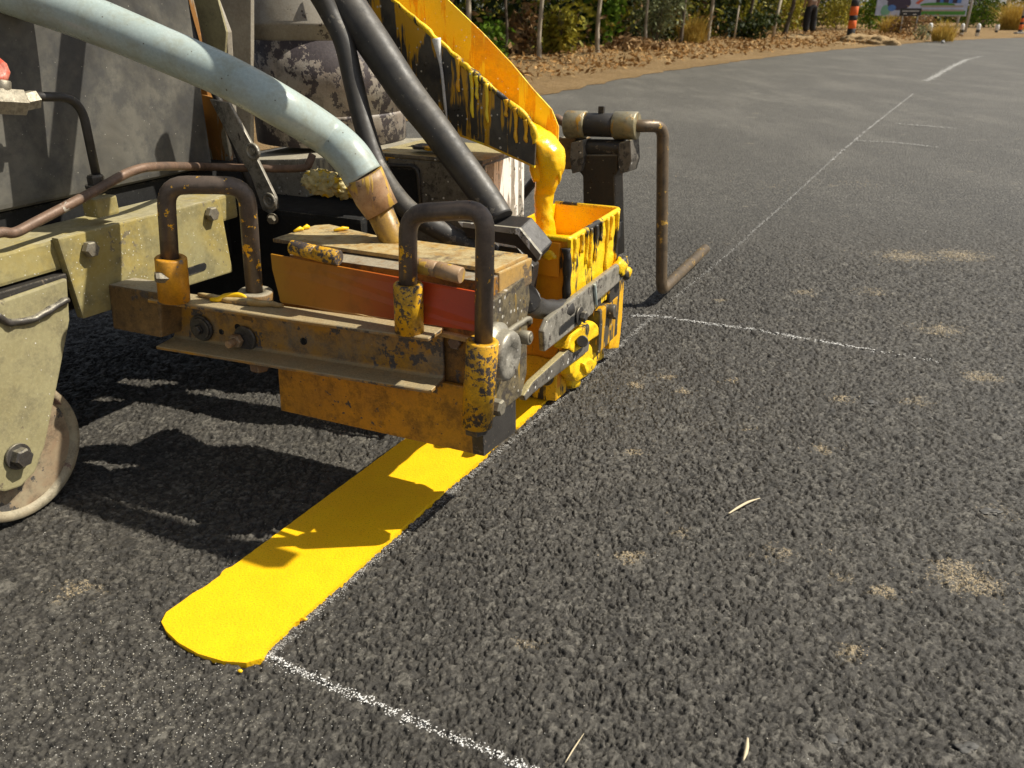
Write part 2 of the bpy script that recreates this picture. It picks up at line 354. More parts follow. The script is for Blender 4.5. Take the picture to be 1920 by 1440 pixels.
edge_px = [(1020, 172), (1120, 152), (1250, 130), (1380, 113), (1500, 98), (1640, 85), (1760, 76), (1860, 71.5), (1930, 69)]
edge = [G(x, y) for x, y in edge_px]
e0 = edge[0]; ddir = (edge[0] - edge[2]).normalized()
left = [e0 + ddir * q for q in (40, 20, 10, 5, 2)] + edge
edir = (edge[-1] - edge[-2]).normalized()
perp = Vector((edir.y, -edir.x, 0))
left += [edge[-1] + edir * q + perp * (q * q * .004) for q in (8, 20, 40)]
def ribbon(pts, side, width, z, mat, name):
    bm = B(); a = []; b_ = []
    for i, p in enumerate(pts):
        d = (pts[min(i + 1, len(pts) - 1)] - pts[max(i - 1, 0)]).normalized(); q = Vector((d.y, -d.x, 0)) * side
        a.append(bm.verts.new((p.x, p.y, z))); w = p + q * width; b_.append(bm.verts.new((w.x, w.y, z)))
    for i in range(len(pts) - 1): bm.faces.new((a[i], a[i + 1], b_[i + 1], b_[i]))
    bmesh.ops.recalc_face_normals(bm, faces=bm.faces)
    return bm
# outer road sheet, 8 m wide, with the close stretch finely modelled stone by stone
tx = np.linspace(-1, 1, 1500); xr = 1.2 * tx + 1.05 * tx ** 3
yr = np.concatenate([np.arange(-.45, .52, .0045), np.arange(.52, 1.4, .0017), 1.4 * np.exp(np.arange(0, math.log(3.6 / 1.4), .0019))])
ny, nx = len(yr), len(xr); X, Y = np.meshgrid(xr, yr)
def hash2(i, j, s):
    h = np.sin(i * 127.1 + j * 311.7 + s * 74.7) * 43758.5453; return h - np.floor(h)
def stones(X, Y, cs, seed, keep=1.0, tilt=.9, sharp=4.2):
    gi, gj = np.floor(X / cs), np.floor(Y / cs); out = np.zeros_like(X); tone = np.full_like(X, .3)
    for di in (-1, 0, 1):
        for dj in (-1, 0, 1):
            i, j = gi + di, gj + dj
            px, py = (i + hash2(i, j, seed)) * cs, (j + hash2(i, j, seed + 1)) * cs
            a = hash2(i, j, seed + 2) * 6.283; e = .7 + .6 * hash2(i, j, seed + 3); rr = cs * (.34 + .46 * hash2(i, j, seed + 4))
            dx, dy = X - px, Y - py; ca, sa = np.cos(a), np.sin(a); p_, q_ = dx * ca + dy * sa, -dx * sa + dy * ca
            q = np.maximum(np.maximum(np.abs(p_) * e, np.abs(q_) / e), np.abs(p_ + q_) * .72)
            h = np.clip((1 - (q / rr) ** 2) * sharp, 0, 1) * (.35 + .65 * hash2(i, j, seed + 5)) * (hash2(i, j, seed + 6) < keep)
            h = h * (1 + ((hash2(i, j, seed + 7) - .5) * dx + (hash2(i, j, seed + 8) - .5) * dy) / cs * tilt)
            m = h > out; out = np.where(m, h, out); tone = np.where(m, hash2(i, j, seed + 9), tone)
    return out, tone
h1, t1 = stones(X, Y, .0085, 1, .75); h2, t2 = stones(X, Y, .0052, 20, .8); h3, t3 = stones(X, Y, .024, 40, .14, .7); h4, t4 = stones(X, Y, .0036, 60, .7)
hs_ = np.stack([.0034 * h1, .0028 * h2, .0036 * h3, .0020 * h4]); ki = hs_.argmax(0); Z = hs_.max(0); TN = np.take_along_axis(np.stack([t1, t2, t3, t4]), ki[None], 0)[0]; TN = np.where(Z < .0002, .1, TN)
def vnoise(X, Y, cs, seed):
    gx_, gy_ = X / cs, Y / cs; i, j = np.floor(gx_), np.floor(gy_); fx_, fy_ = gx_ - i, gy_ - j; ux, uy = fx_ * fx_ * (3 - 2 * fx_), fy_ * fy_ * (3 - 2 * fy_)
    h00, h10, h01, h11 = hash2(i, j, seed), hash2(i + 1, j, seed), hash2(i, j + 1, seed), hash2(i + 1, j + 1, seed)
    return (h00 * (1 - ux) + h10 * ux) * (1 - uy) + (h01 * (1 - ux) + h11 * ux) * uy
wx_ = X + .006 * (vnoise(X, Y, .013, 91) - .5) + .003 * (vnoise(X, Y, .005, 92) - .5); wy_ = Y + .006 * (vnoise(X, Y, .013, 93) - .5) + .003 * (vnoise(X, Y, .005, 94) - .5)
crack = np.zeros_like(X)
for cs_, sd_, wd_, mk_ in ((.014, 101, .075, .52), (.0085, 105, .10, .50), (.030, 109, .040, .55), (.0062, 113, .12, .5)):
    r_ = 1 - np.abs(vnoise(wx_, wy_, cs_, sd_) - .5) / wd_; m_ = np.clip((vnoise(wx_, wy_, cs_ * 1.3, sd_ + 1) - mk_) * 7, 0, 1); crack = np.maximum(crack, np.clip(r_ * 1.8, 0, 1) * m_)
hole = np.clip((vnoise(wx_, wy_, .0085, 120) * .6 + vnoise(wx_, wy_, .0045, 121) * .4 - .70) * 9, 0, 1); crack = np.maximum(crack, hole)
Z -= .0046 * crack; TN = np.where(crack > .45, .06, TN); Z += .0018 * (vnoise(X, Y, .05, 130) - .5) + .0012 * (vnoise(X, Y, .018, 131) - .5); Z -= .0052  # dark tone in the cracks stands for bitumen binder plus crevice shade
Z += (rng.random(Z.shape) - .5) * .0007
fx = np.clip((2.25 - np.abs(xr)) / .35, 0, 1)[None, :]; fy = (np.clip((3.6 - yr) / 1.0, 0, 1) * np.clip((yr + .45) / .3, 0, 1))[:, None]; fade = np.minimum(fx * np.ones_like(Y), fy)
Z = Z * fade + (1 - fade) * (-.0060)
def road_z(x, y):
    i = int(np.searchsorted(yr, y)); j = int(np.searchsorted(xr, x))
    return float(Z[i, j]) if 0 <= i < ny and 0 <= j < nx else -.006
# dusty sand trodden into the surface, as irregular patches
DU = np.zeros_like(Z)
for px_, py_, r_, am in ((1815, 1085, .040, 1.3), (1790, 1062, .03, 1.1), (1545, 838, .022, .9), (1580, 745, .022, 1.), (1845, 705, .04, .9), (1250, 704, .02, .9), (1280, 732, .018, 1.), (1190, 718, .02, .9), (1180, 1040, .02, 1.1), (1600, 1220, .02, 1.0), (1655, 1105, .016, 1.2), (1700, 478, .09, .9), (1800, 476, .09, .9), (1500, 355, .12, .7), (1760, 615, .06, .8), (1400, 800, .016, .8), (1375, 712, .02, .8), (1510, 545, .04, .8), (610, 778, .03, .9), (560, 750, .02, .8), (1455, 1030, .03, .7), (1580, 1080, .02, .8), (1275, 995, .02, .7), (1350, 560, .02, .9), (1640, 545, .05, .7), (1190, 845, .02, .9), (985, 1200, .02, .7), (150, 1100, .03, .8), (1720, 750, .03, .8), (1870, 955, .04, .5)):
    g_ = G(px_, py_); DU = np.maximum(DU, am * np.exp(-(((X - g_.x) / (r_ * 1.25)) ** 2 + ((Y - g_.y) / r_) ** 2)))
V = np.stack([X.ravel(), Y.ravel(), Z.ravel()], 1)
ii = (np.arange(ny - 1)[:, None] * nx + np.arange(nx - 1)[None, :]).ravel()
FQ = np.stack([ii, ii + 1, ii + 1 + nx, ii + nx], 1)
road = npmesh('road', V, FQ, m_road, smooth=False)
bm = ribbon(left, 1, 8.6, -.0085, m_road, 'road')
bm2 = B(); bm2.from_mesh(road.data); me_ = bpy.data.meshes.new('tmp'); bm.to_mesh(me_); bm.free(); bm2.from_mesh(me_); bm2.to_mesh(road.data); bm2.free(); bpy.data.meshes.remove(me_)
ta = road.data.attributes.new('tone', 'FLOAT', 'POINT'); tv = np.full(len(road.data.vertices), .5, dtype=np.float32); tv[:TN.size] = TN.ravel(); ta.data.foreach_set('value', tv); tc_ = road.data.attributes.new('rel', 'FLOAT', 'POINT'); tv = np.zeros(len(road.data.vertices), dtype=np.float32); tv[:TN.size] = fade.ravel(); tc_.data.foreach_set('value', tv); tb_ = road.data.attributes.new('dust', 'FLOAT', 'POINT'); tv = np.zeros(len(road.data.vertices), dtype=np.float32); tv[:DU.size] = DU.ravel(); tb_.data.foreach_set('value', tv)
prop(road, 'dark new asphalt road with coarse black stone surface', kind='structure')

# earth under and beside the road
m_soil, t, b = newmat('sandy_verge_soil'); n = N(t); v = n.coord()
a1 = n.noise(v, 1.3, 6, .65); a2 = n.noise(v, 22, 6, .7)
col = n.mix(n.ramp(a1, .35, .65), (.40, .27, .13), (.30, .19, .08)); col = n.mix(n.ramp(a2, .45, .7, 0, .6), col, (.50, .38, .20))
n.link(col, b.inputs['Base Color']); b.inputs['Roughness'].default_value = .9
n.link(n.bump(n.math('ADD', a1, a2), .8, .05), b.inputs['Normal'])
gs = 150; gx = np.linspace(-70, 80, gs); gy = np.linspace(-12, 110, gs); GX, GY = np.meshgrid(gx, gy)
GZ = np.full(GX.shape, -.03)
V = np.stack([GX.ravel(), GY.ravel(), GZ.ravel()], 1)
ii = (np.arange(gs - 1)[:, None] * gs + np.arange(gs - 1)[None, :]).ravel(); FQ = np.stack([ii, ii + 1, ii + 1 + gs, ii + gs], 1)
V = np.concatenate([V, [[-900, -900, -.06], [900, -900, -.06], [900, 900, -.06], [-900, 900, -.06]]]); FQ = np.concatenate([FQ, [[len(V) - 4, len(V) - 3, len(V) - 2, len(V) - 1]]])
prop(npmesh('ground', V, FQ, m_soil, smooth=True), 'pale sandy earth beside and below the road', kind='structure')

# ------------------------------------------------------------ the road marking machine (one thing, many parts)
mach = empty('road_marking_machine', mw(ORG), -PHI)
prop(mach, 'grimy road marking machine with yellow paint hopper and olive frame pouring the line', 'road machine')
U = (1, 0, 0); V_ = (0, 1, 0)
def part(name, bm, mat, parent=None, smooth=False, label=None):
    o = obj(name, bm, mat, parent or mach, smooth, off=ORG)
    if label: o['label'] = label
    return o
def mm(pts, **k): return [M(x, y, **k) for x, y in pts]

m_void0 = worn('shade_black', (.008, .008, .008), grime=.1, rgh=.9, bump=.2)
# --- chassis: olive rail along the left, tank above it
bm = B(); box(bm, (-1.30, .25, .372), (-1.20, 1.28, .422), .006)
rail = part('chassis_rail', bm, m_beige)
bm = B(); box(bm, (-1.9, .2, .26), (-1.315, 1.48, .452), .004); part('under_tank_shade', bm, m_void0)  # near-black box filled in for the shade under the tank
bm = B(); box(bm, (-2.1, .15, .455), (-1.30, 1.335, 1.10), .012, 3)
tank = part('tank', bm, m_tank)
bm = B(); prism(bm, mm([(108, 447), (412, 371), (437, 510), (157, 598)], u=-1.185), (-.016, 0, 0), .003)
mp = part('mounting_plate', bm, m_beige)
bm = B(); q0, q1 = M(338, 515, u=-1.184), M(382, 500, u=-1.184)
pts = []
for c0, a0 in ((q0, 180), (q1, 0)):
    for k in range(7): a = R(a0 - 90 + k * 30); pts.append(c0 + Vector((0, math.cos(a), math.sin(a))) * .0075)
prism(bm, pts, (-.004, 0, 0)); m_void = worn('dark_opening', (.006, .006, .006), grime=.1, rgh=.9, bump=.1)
part('slot', bm, m_void, mp)
for x, y in ((163, 466), (391, 400)):
    bm = B(); hexbolt(bm, M(x, y, u=-1.186), U, .0135, .016, False); part('bolt', bm, m_bolt, mp)
# wheel and its fork
wc = Vector((-1.212, .724, .114))
bm = B(); lathe(bm, wc - Vector((.03, 0, 0)), U, [(0, .02), (0, .085), (-.0, .102), (-.004, .112), (.012, .114), (.040, .114), (.046, .111), (.046, .101), (.040, .097), (.022, .088), (.016, .06), (.018, .025), (.03, .02)], 64)
wheel = part('wheel', bm, m_wheel)
bm = B(); lathe(bm, wc - Vector((.034, 0, 0)), U, [(.0, .1135), (.004, .1155), (.040, .1155), (.043, .1135)], 64); part('tread', bm, m_tyre, wheel)
bm = B(); bx = [(-60, 610), (0, 566), (126, 522), (131, 600), (112, 700), (84, 838), (66, 885), (40, 912), (10, 922), (-30, 915), (-60, 880)]
prism(bm, mm(bx, u=-1.178), (-.010, 0, 0), .003); fork = part('wheel_fork', bm, m_fork)
bm = B(); hexbolt(bm, M(32, 855, u=-1.177), U, .0155, .020, True); part('axle_bolt', bm, m_darkbolt, fork)
bm = B(); tube(bm, catmull(mm([(-10, 592), (20, 606), (60, 598), (100, 578), (126, 560)], u=-1.176), 6), .006, 10, wob=.003); part('weld_bead', bm, m_darkbolt, fork)
bm = B(); prism(bm, mm([(-60, 575), (0, 548), (126, 512), (126, 530), (0, 572), (-60, 600)], u=-1.19), (-.09, 0, 0), .002); part('fork_crown', bm, m_black, fork)
# low drop light bar behind: support arm out to the beam
bm = B(); prism(bm, [M(202, 533, u=-1.185), M(300, 549, v=.932), M(303, 634, v=.932), M(212, 617, u=-1.185)], (.006, .05, 0), .004)
part('support_arm', bm, m_arm)
# --- channel beam
bR = M(808, 739, v=.957); zb = bR.z; bL = M(293, 655, z=zb - .004)
bd = (bR - bL).normalized(); bn = Vector((-bd.y, bd.x, 0)).normalized(); hgt = M(802, 634, v=.957).z - zb
dpt, th = .050, .0055
bm = B(); prof = [(0, 0), (dpt, 0), (dpt, hgt), (0, hgt), (0, hgt - th), (dpt - th - .004, hgt - th - .002), (dpt - th, hgt - th - .006), (dpt - th, th + .006), (dpt - th - .004, th + .002), (0, th)]
prism(bm, [bL + bn * p + Vector((0, 0, q)) for p, q in prof], bR - bL, .0012, 1); rough(bm, .0006, 30, 0)
beam = part('channel_beam', bm, m_beam)
def onweb(x, y): return webhit(x, y)
def webhit(x, y):
    d = M(x, y, v=1.0) - Vector((0, 0, H)); o = Vector((0, 0, H)); pw = bL + bn * (dpt - th)
    t = (pw - o).dot(bn) / d.dot(bn); return o + d * t
p = webhit(380, 614); bm = B(); cyl(bm, p, p - bn * .006, .0225, 32); cyl(bm, p - bn * .006, p - bn * .009, .019, 32); part('washer', bm, m_darkbolt, beam)
bm = B(); hexbolt(bm, p - bn * .008, -bn, .0085, .010, False); part('bolt', bm, m_darkbolt, beam)
p = webhit(462, 633); bm = B(); cyl(bm, p, p - bn * .006, .021, 32); part('washer', bm, m_darkbolt, beam)
p2 = webhit(452, 634); bm = B(); hexbolt(bm, p2 - bn * .005, -bn, .0115, .013, False); cyl(bm, p2 - bn * .012, p2 - bn * .034, .0065, 16); part('bolt', bm, m_collar, beam)
for x, y in ((446, 614), (415, 622), (569, 640)):
    p = webhit(x, y); bm = B(); cyl(bm, p + bn * .001, p - bn * .0012, .0062 if x != 415 else .005, 20); part('bolt_hole', bm, m_void, beam)
p = bL + (bR - bL) * .36 + bn * .03; bm = B(); hexbolt(bm, p, (0, 0, -1), .016, .022, True); part('underside_nut', bm, m_rust, beam)
bm = B(); tube(bm, catmull([bL + bd * q + bn * (dpt - .012 + .004 * math.sin(q * 30)) + Vector((0, 0, hgt + .004)) for q in (.07, .12, .16, .2, .235)], 5), [.003, .006, .006, .007, .006, .003], 10, wob=.0025); part('hardened_drip', bm, m_lid, beam)
bm = B(); tube(bm, catmull([bL + bd * q[0] + bn * q[1] + Vector((0, 0, hgt + q[2])) for q in ((.105, .028, .003), (.12, .031, .005), (.13, .036, .010), (.15, .042, .012), (.165, .044, .008))], 5), [.003, .005, .004, .004, .002], 8, wob=.001); part('paint_string', bm, m_drop, beam)

# --- bead box
L0, R0, FV = -.891, -.513, .998
bm = B(); box(bm, (L0 + .01, FV + .043, .212), (R0 - .012, 1.150, .392), .002); box(bm, (L0 + .01, FV + .012, .212), (R0 - .006, FV + .047, .350), .002); body = part('bead_box', bm, m_ochre_dark)
bm = B(); prism(bm, [(-.8996, FV, .128), (R0, FV, .130), (R0, FV, .240), (-.893, FV, .240)], (0, .008, 0), .0015); part('apron_plate', bm, m_ochre, body)
bm = B(); prism(bm, mm([(917, 642), (990, 597), (988, 700), (978, 742), (918, 790)], u=R0 + .004), (-.012, 0, 0), .003); part('lower_side_plate', bm, m_boxside, body)
bm = B(); prism(bm, mm([(925, 565), (991, 512), (994, 560), (988, 600), (918, 645)], u=R0 - .002), (-.01, 0, 0), .002); part('upper_side_plate', bm, m_boxside, body)
bm = B(); tube(bm, catmull(mm([(916, 646), (950, 624), (989, 598), (994, 606)], u=R0 + .006), 6), .0045, 10, wob=.0012); part('weld_bead', bm, m_bolt, body)
bm = B(); prism(bm, mm([(908, 856), (968, 809), (967, 735), (915, 776), (905, 790)], u=R0 + .001), (-.02, 0, 0), .0015); part('skid_block', bm, m_black, body)
hub = M(958, 668, u=R0 + .03)
bm = B(); lathe(bm, hub - Vector((.032, 0, 0)), U, [(0, .030), (0, .047), (.010, .047), (.014, .040), (.018, .038), (.028, .038), (.032, .036), (.034, .032), (.034, .020), (.030, .016), (.028, .0)], 48); part('hub', bm, m_steel, body)
p = M(982, 632, u=R0 + .01); bm = B(); cyl(bm, p - Vector((.012, 0, 0)), p + Vector((.012, 0, 0)), .011, 24); cyl(bm, p + Vector((.012, 0, 0)), p + Vector((.014, 0, 0)), .006, 16); part('end_plug', bm, m_bolt, body)
p = M(925, 762, u=R0 + .006); bm = B(); hexbolt(bm, p - Vector((.006, 0, 0)), U, .013, .022, False); part('bolt', bm, m_bolt, body)
p = M(856, 640, v=FV + .012); bm = B(); hexbolt(bm, p, (0, -1, 0), .011, .009, False); part('bolt', bm, m_rust, body)
for x in (575, 660): 
    p = M(x, 590 + (x - 575) * .18, v=FV + .012); bm = B(); hexbolt(bm, p, (0, -1, 0), .009, .010, False); part('bolt', bm, m_rust, body)
bm = B(); prism(bm, mm([(524, 556), (900, 640), (900, 648), (524, 564)], v=FV + .002), (0, .012, 0), .001); part('ledge_strip', bm, m_lid, body)
fa = [M(507, 476, v=FV - .006), M(893, 547, v=FV - .006), M(897, 606, v=FV - .022), M(893, 622, v=FV - .020), M(526, 567, v=FV - .012), M(510, 505, v=FV - .008)]
m_flapg, t, b = newmat('heat_stained_flap'); n = N(t); v = n.coord(); sx = n.new('ShaderNodeSeparateXYZ'); n.link(v, sx.inputs[0])
k = n.ramp(n.math('ADD', sx.outputs[0], n.math('MULTIPLY', n.noise(v, 9, 6, .6), .22)), .50, .76)
col = n.mix(k, (.46, .21, .012), (.50, .055, .006)); g = n.noise(v, 30, 8, .7); col = n.mix(n.ramp(g, .52, .72, 0, .45), col, (.20, .08, .01))
n.link(col, b.inputs['Base Color']); b.inputs['Roughness'].default_value = .42; n.link(n.bump(g, .2, .002), b.inputs['Normal'])
bm = B(); prism(bm, fa, (0, .003, 0), .0006, 1); part('spill_flap', bm, m_flapg, body)
zl = .400
bm = B(); lp = [tuple(M(*q, z=zl)[:2]) for q in ((511, 448), (702, 474), (928, 506), (990, 478), (803, 454), (702, 441), (618, 421), (590, 423))]
prism(bm, [(x, y, zl - .006) for x, y in lp], (0, 0, .007), .002); A, Bq = Vector((*lp[2], zl - .004)), Vector((*lp[3], zl - .004)); prism(bm, [A, Bq, Bq - Vector((0, 0, .042)), A - Vector((0, 0, .046))], (.007, 0.001, 0), .0025)
lid = part('lid', bm, m_lid, body)
for a, b_, e in (((547, 463), (592, 474), (636, 484)), ((775, 497), (820, 505), (866, 517))):
    A, Bq, E_ = (M(*q, v=FV - .002) for q in (a, b_, e))
    bm = B(); cyl(bm, A, Bq, .0115, 24); cyl(bm, Bq, E_, .0120, 24); part('hinge_pin', bm, m_sleeve if a[0] < 600 else m_collar, body)
for x, y, dx in ((560, 431, 9), (573, 427, 8), (640, 430, 14)):
    bm = B(); A = M(x - dx, y + 2, z=zl + .004); Bq = M(x + dx, y - 1, z=zl + .004); tube(bm, [A, (A + Bq) / 2 + Vector((0, .004, .002)), Bq], [.002, .004, .002], 8, wob=.0015); part('paint_crumb', bm, m_drop, lid)
# nozzle, collar and pale feed hose
nz = M(737, 452, z=zl); cl = M(700, 368, v=nz.y - .004); 
bm = B(); tube(bm, [nz - (cl - nz) * .1, nz, cl], [.021, .021, .0235], 28); part('nozzle', bm, m_nozzle)
ce = M(688, 342, v=nz.y - .01)
bm = B(); a = M(717, 396, v=nz.y); tube(bm, [a, cl, ce, ce + (ce - cl) * .6], [.029, .0318, .0325, .0325], 32); part('hose_collar', bm, m_collar)
hp = [M(x, y, v=v) for x, y, v in ((682, 332, nz.y - .012), (655, 292, nz.y - .016), (610, 252, nz.y - .02), (520, 196, 1.065), (420, 142, 1.05), (300, 90, 1.025), (180, 40, 1.0), (60, -4, .97), (-80, -50, .92), (-250, -100, .86))]
bm = B(); tube(bm, catmull(hp, 8), [.0325, .0325, .032, .032, .0325, .033, .0345, .036, .037, .038], 32); part('pale_feed_hose', bm, m_hose)
# --- two loop handles standing in welded sockets
def handle(ptsv, r, fil, sockets):
    bm = B(); tube(bm, fillet([M(x, y, v=v) for x, y, v in ptsv], fil), r, 22); h = part('loop_handle', bm, m_rod)
    for (a, b_, v, rr, mat) in sockets:
        A, Bq = M(*a, v=v), M(*b_, v=v); bm = B(); ax = (A - Bq).normalized()
        lathe(bm, Bq, ax, [(0, rr), ((A - Bq).length - .002, rr), ((A - Bq).length, rr - .002), ((A - Bq).length, r + .001), ((A - Bq).length - .004, r)], 32); part('socket', bm, mat, h)
    return h
m_sock_or = worn('orange_socket_paint', (.66, .30, .012), (.55, .24, .012), chips=.26, chip=(.10, .09, .08), chipscale=50, grime=.3, rgh=.45)
hR = handle([(765, 600, .970), (765, 400, .970), (910, 392, .972), (906, 700, .974)], .0130, .030,
            [((765, 531), (768, 622), .970, .0212, m_sleeve), ((905, 638), (894, 796), .974, .0230, m_sleeve)])
p = M(893, 800, v=.974); bm = B(); hexbolt(bm, p + Vector((0, 0, .008)), (0, 0, -1), .0185, .018, False); part('lock_nut', bm, m_darkbolt, hR)
hL = handle([(322, 540, .926), (310, 346, .926), (462, 348, .987), (478, 560, 1.006)], .0135, .032,
            [((320, 482), (327, 562), .926, .0240, m_sock_or), ((479, 545), (482, 590), 1.006, .028, m_arm)])
p = M(300, 519, v=.914); bm = B(); hexbolt(bm, p + Vector((.028, .01, 0)), p - M(318, 519, v=.926) , .0090, .034, False); part('clamp_bolt', bm, m_bolt, hL)
# --- pipe lying over the rail
bm = B(); pp = [M(x, y, u=u) for x, y, u in ((-60, 452, -1.19), (0, 436, -1.19), (28, 436, -1.19), (70, 415, -1.19), (180, 357, -1.19), (245, 322, -1.19), (300, 312, -1.2))] + [M(x, y, v=v) for x, y, v in ((400, 313, 1.33), (500, 316, 1.38), (568, 315, 1.42), (580, 305, 1.43), (586, 290, 1.44))]
tube(bm, catmull(pp, 8), .0078, 16); part('bent_pipe', bm, m_rust)
# unseen push bar above the view, added for its band shadow on the line
bm = B(); box(bm, (-1.72, 1.135, .94), (-.03, 1.175, .975), .004); part('push_bar', bm, m_rod)
bm = B(); box(bm, (-1.66, 1.14, 1.095), (-1.62, 1.17, 1.10), .001); box(bm, (-1.66, 1.14, .97), (-1.62, 1.17, 1.11), .003); part('push_bar_bracket', bm, m_rod)
# valve, thin tube and block on the rail
uv = -1.235
bm = B(); a = M(-30, 188, u=uv); b_ = M(38, 192, u=uv); tt = bmesh.new(); tube2(tt, [(a, .021), (b_, .021), (b_ + (b_ - a) * .05, .018)], (b_ - a).normalized(), 6); join(bm, tt)
c0 = M(66, 186, u=uv); tt = bmesh.new(); tube2(tt, [(b_, .014), (c0, .0145), (c0 + (c0 - b_) * .1, .011)], (c0 - b_).normalized(), 6); join(bm, tt)
d0 = M(4, 150, u=uv); cyl(bm, M(4, 176, u=uv), d0, .012); valve = part('brass_valve', bm, m_bolt)
bm = B(); k0 = M(-6, 129, u=uv); lathe(bm, k0 - Vector((.012, 0, .004)), (1, 0, .3), [(0, .012), (.004, .018), (.012, .020), (.016, .0175), (.017, .011), (.0150, .009)], 9); part('red_knob', bm, m_red, valve)
bm = B(); tube(bm, fillet([M(x, y, u=uv) for x, y in ((60, 181), (150, 182), (184, 345))], .05, 10), .0072, 16); part('thin_tube', bm, m_black, valve)
bm = B(); hexbolt(bm, M(183, 352, u=uv), (0, 0, 1), .014, .022, True); part('tube_nut', bm, m_darkbolt, valve)
bm = B(); p = M(196, 404, u=-1.215); prism(bm, [p + Vector((-.022, -.022, 0)), p + Vector((.012, -.022, 0)), p + Vector((.012, .022, 0)), p + Vector((-.022, .022, 0))], (0, 0, .032), .004); part('tube_block', bm, m_beige)
# --- bent rusty plates between tank and drum
for pts, v, mat in (([(352, -20), (395, -20), (425, 60), (432, 180), (440, 302), (412, 300), (380, 120)], 1.46, m_drum),
                    ([(326, -20), (350, -20), (378, 120), (412, 300), (388, 296), (366, 180), (340, 70)], 1.43, m_ironrust),
                    ([(345, 150), (366, 165), (384, 296), (376, 304)], 1.40, m_fork)):
    bm = B(); prism(bm, mm(pts, v=v), (.004, .012, 0), .002); part('bent_plate', bm, mat)
bm = B(); prism(bm, mm([(370, 175), (412, 186), (432, 300), (424, 318), (402, 306), (384, 318), (376, 260)], v=1.425), (0, .01, 0), .002); part('rust_flange', bm, m_ironrust)
bm = B(); tube(bm, mm([(338, -20), (375, 110), (415, 200), (452, 300), (500, 430)], v=1.40), .009, 10); part('dark_strut', bm, m_black)
bm = B(); prism(bm, mm([(395, -60), (470, -60), (470, 330), (395, 330)], v=1.535), (0, .012, 0), .002); part('cover_plate', bm, m_drum); bm = B(); prism(bm, mm([(352, -40), (398, -40), (424, 60), (418, 150), (402, 120), (376, 50)], v=1.415), (0, .006, 0), .0015); part('bent_plate', bm, m_fork)
# strap with two eyes
bm = B(); pts = mm([(392, 186), (428, 192), (470, 268), (478, 292), (517, 372), (518, 392), (506, 402), (492, 394), (470, 330), (446, 290)], v=1.36)
prism(bm, pts, (0, .008, 0), .002); strap = part('link_strap', bm, m_steel)
for x, y in ((474, 284), (505, 376)):
    p = M(x, y, v=1.36); bm = B(); lathe(bm, p + Vector((0, .003, 0)), (0, -1, 0), [(0, .017), (.006, .017), (.007, .015), (.007, .009), (.0, .009)], 28); cyl(bm, p + Vector((0, .002, 0)), p - Vector((0, .0045, 0)), .0085, 20); part('eye', bm, [m_steel], strap)
p = M(512, 409, v=1.36); bm = B(); hexbolt(bm, p, (.3, -1, -.2), .009, .014, True); part('bolt', bm, m_bolt, strap)
# --- drum
dc = Vector((-1.315, 1.765, 0)); dr = .182
bm = B(); lathe(bm, dc + Vector((0, 0, .46)), (0, 0, 1), [(0, dr - .01), (.002, dr), (.06, dr), (.065, dr + .003), (.07, dr)], 64); drum = part('drum', bm, m_drumband)
bm = B(); lathe(bm, dc + Vector((0, 0, .53)), (0, 0, 1), [(0, dr - .004), (0, dr + .0005), (.16, dr + .0005)], 64); part('peeled_band', bm, m_drumband, drum)
bm = B(); lathe(bm, dc + Vector((0, 0, .688)), (0, 0, 1), [(0, dr - .003), (0, dr), (.028, dr), (.032, dr + .004), (.038, dr + .004), (.042, dr), (.5, dr), (.5, .01)], 64); part('drum_shell', bm, m_drum, drum)
# lower frame under the drum, foam lump, hollow end and spattered block
bm = B(); prism(bm, mm([(425, 398), (520, 384), (645, 352), (700, 345), (700, 296), (425, 300)], v=1.50), (0, .35, 0), .004); part('drum_deck', bm, worn('splashed_deck_steel', (.46, .42, .34), (.30, .27, .21), chips=.2, chip=(.06, .05, .04), grime=.5, spat=.7, dusty=.5, rgh=.6, streak=(.62, .56, .40), streaks=.2))
bm = B(); box(bm, (-1.50, 1.37, .13), (-.97, 1.92, .372), .01); part('under_drum_shade', bm, m_void)  # added black box standing in for the dark shade below the drum
bm = B(); q = M(604, 342, v=1.36); blob(bm, q, (.042, .02, .024), .5, 3.6, 4, 3.0); part('caked_lump', bm, m_rivetlump)
bm = B(); blob(bm, M(648, 352, v=1.40), (.034, .024, .020), .5, 3.4, 4, 5.0); part('caked_lump', bm, m_rivetlump)
bm = B(); blob(bm, M(375, 325, v=1.36), (.05, .02, .012), .3, 2.5, 3, 6.0); part('caked_lump', bm, m_rivetlump)
BV, BU = 1.50, -.765
bm = B(); box(bm, (-.985, BV, .24), (BU, 1.70, .474), .006); prism(bm, [(-1.02, BV - .004, .474), (BU + .004, BV - .004, .474), (BU + .004, 1.7, .474), (-1.02, 1.7, .474)], (0, 0, .008), .002)
block = part('rear_block', bm, m_spatter)
bm = B(); prism(bm, mm([(700, 312), (786, 318), (788, 424), (720, 428)], v=BV - .003), (0, .002, 0), .0005); part('hollow_end', bm, m_void, block)
bm = B(); tube(bm, fillet(mm([(690, 309), (783, 312), (791, 430)], v=BV - .004), .02), .004, 8); part('hollow_rim', bm, m_black, block)
bm = B(); prism(bm, [(BU + .001, BV + .006, .245), (BU + .001, 1.695, .245), (BU + .001, 1.695, .47), (BU + .001, BV + .006, .47)], (.003, 0, 0), .001); part('splashed_face', bm, m_white_spat, block)
bm = B(); blob(bm, M(720, 292, v=1.52), (.05, .02, .010), .4, 2.6, 3, 1.0); blob(bm, M(812, 276, v=1.54), (.05, .03, .006), .4, 2.6, 3, 2.0); part('paint_crust', bm, m_caked2, block)
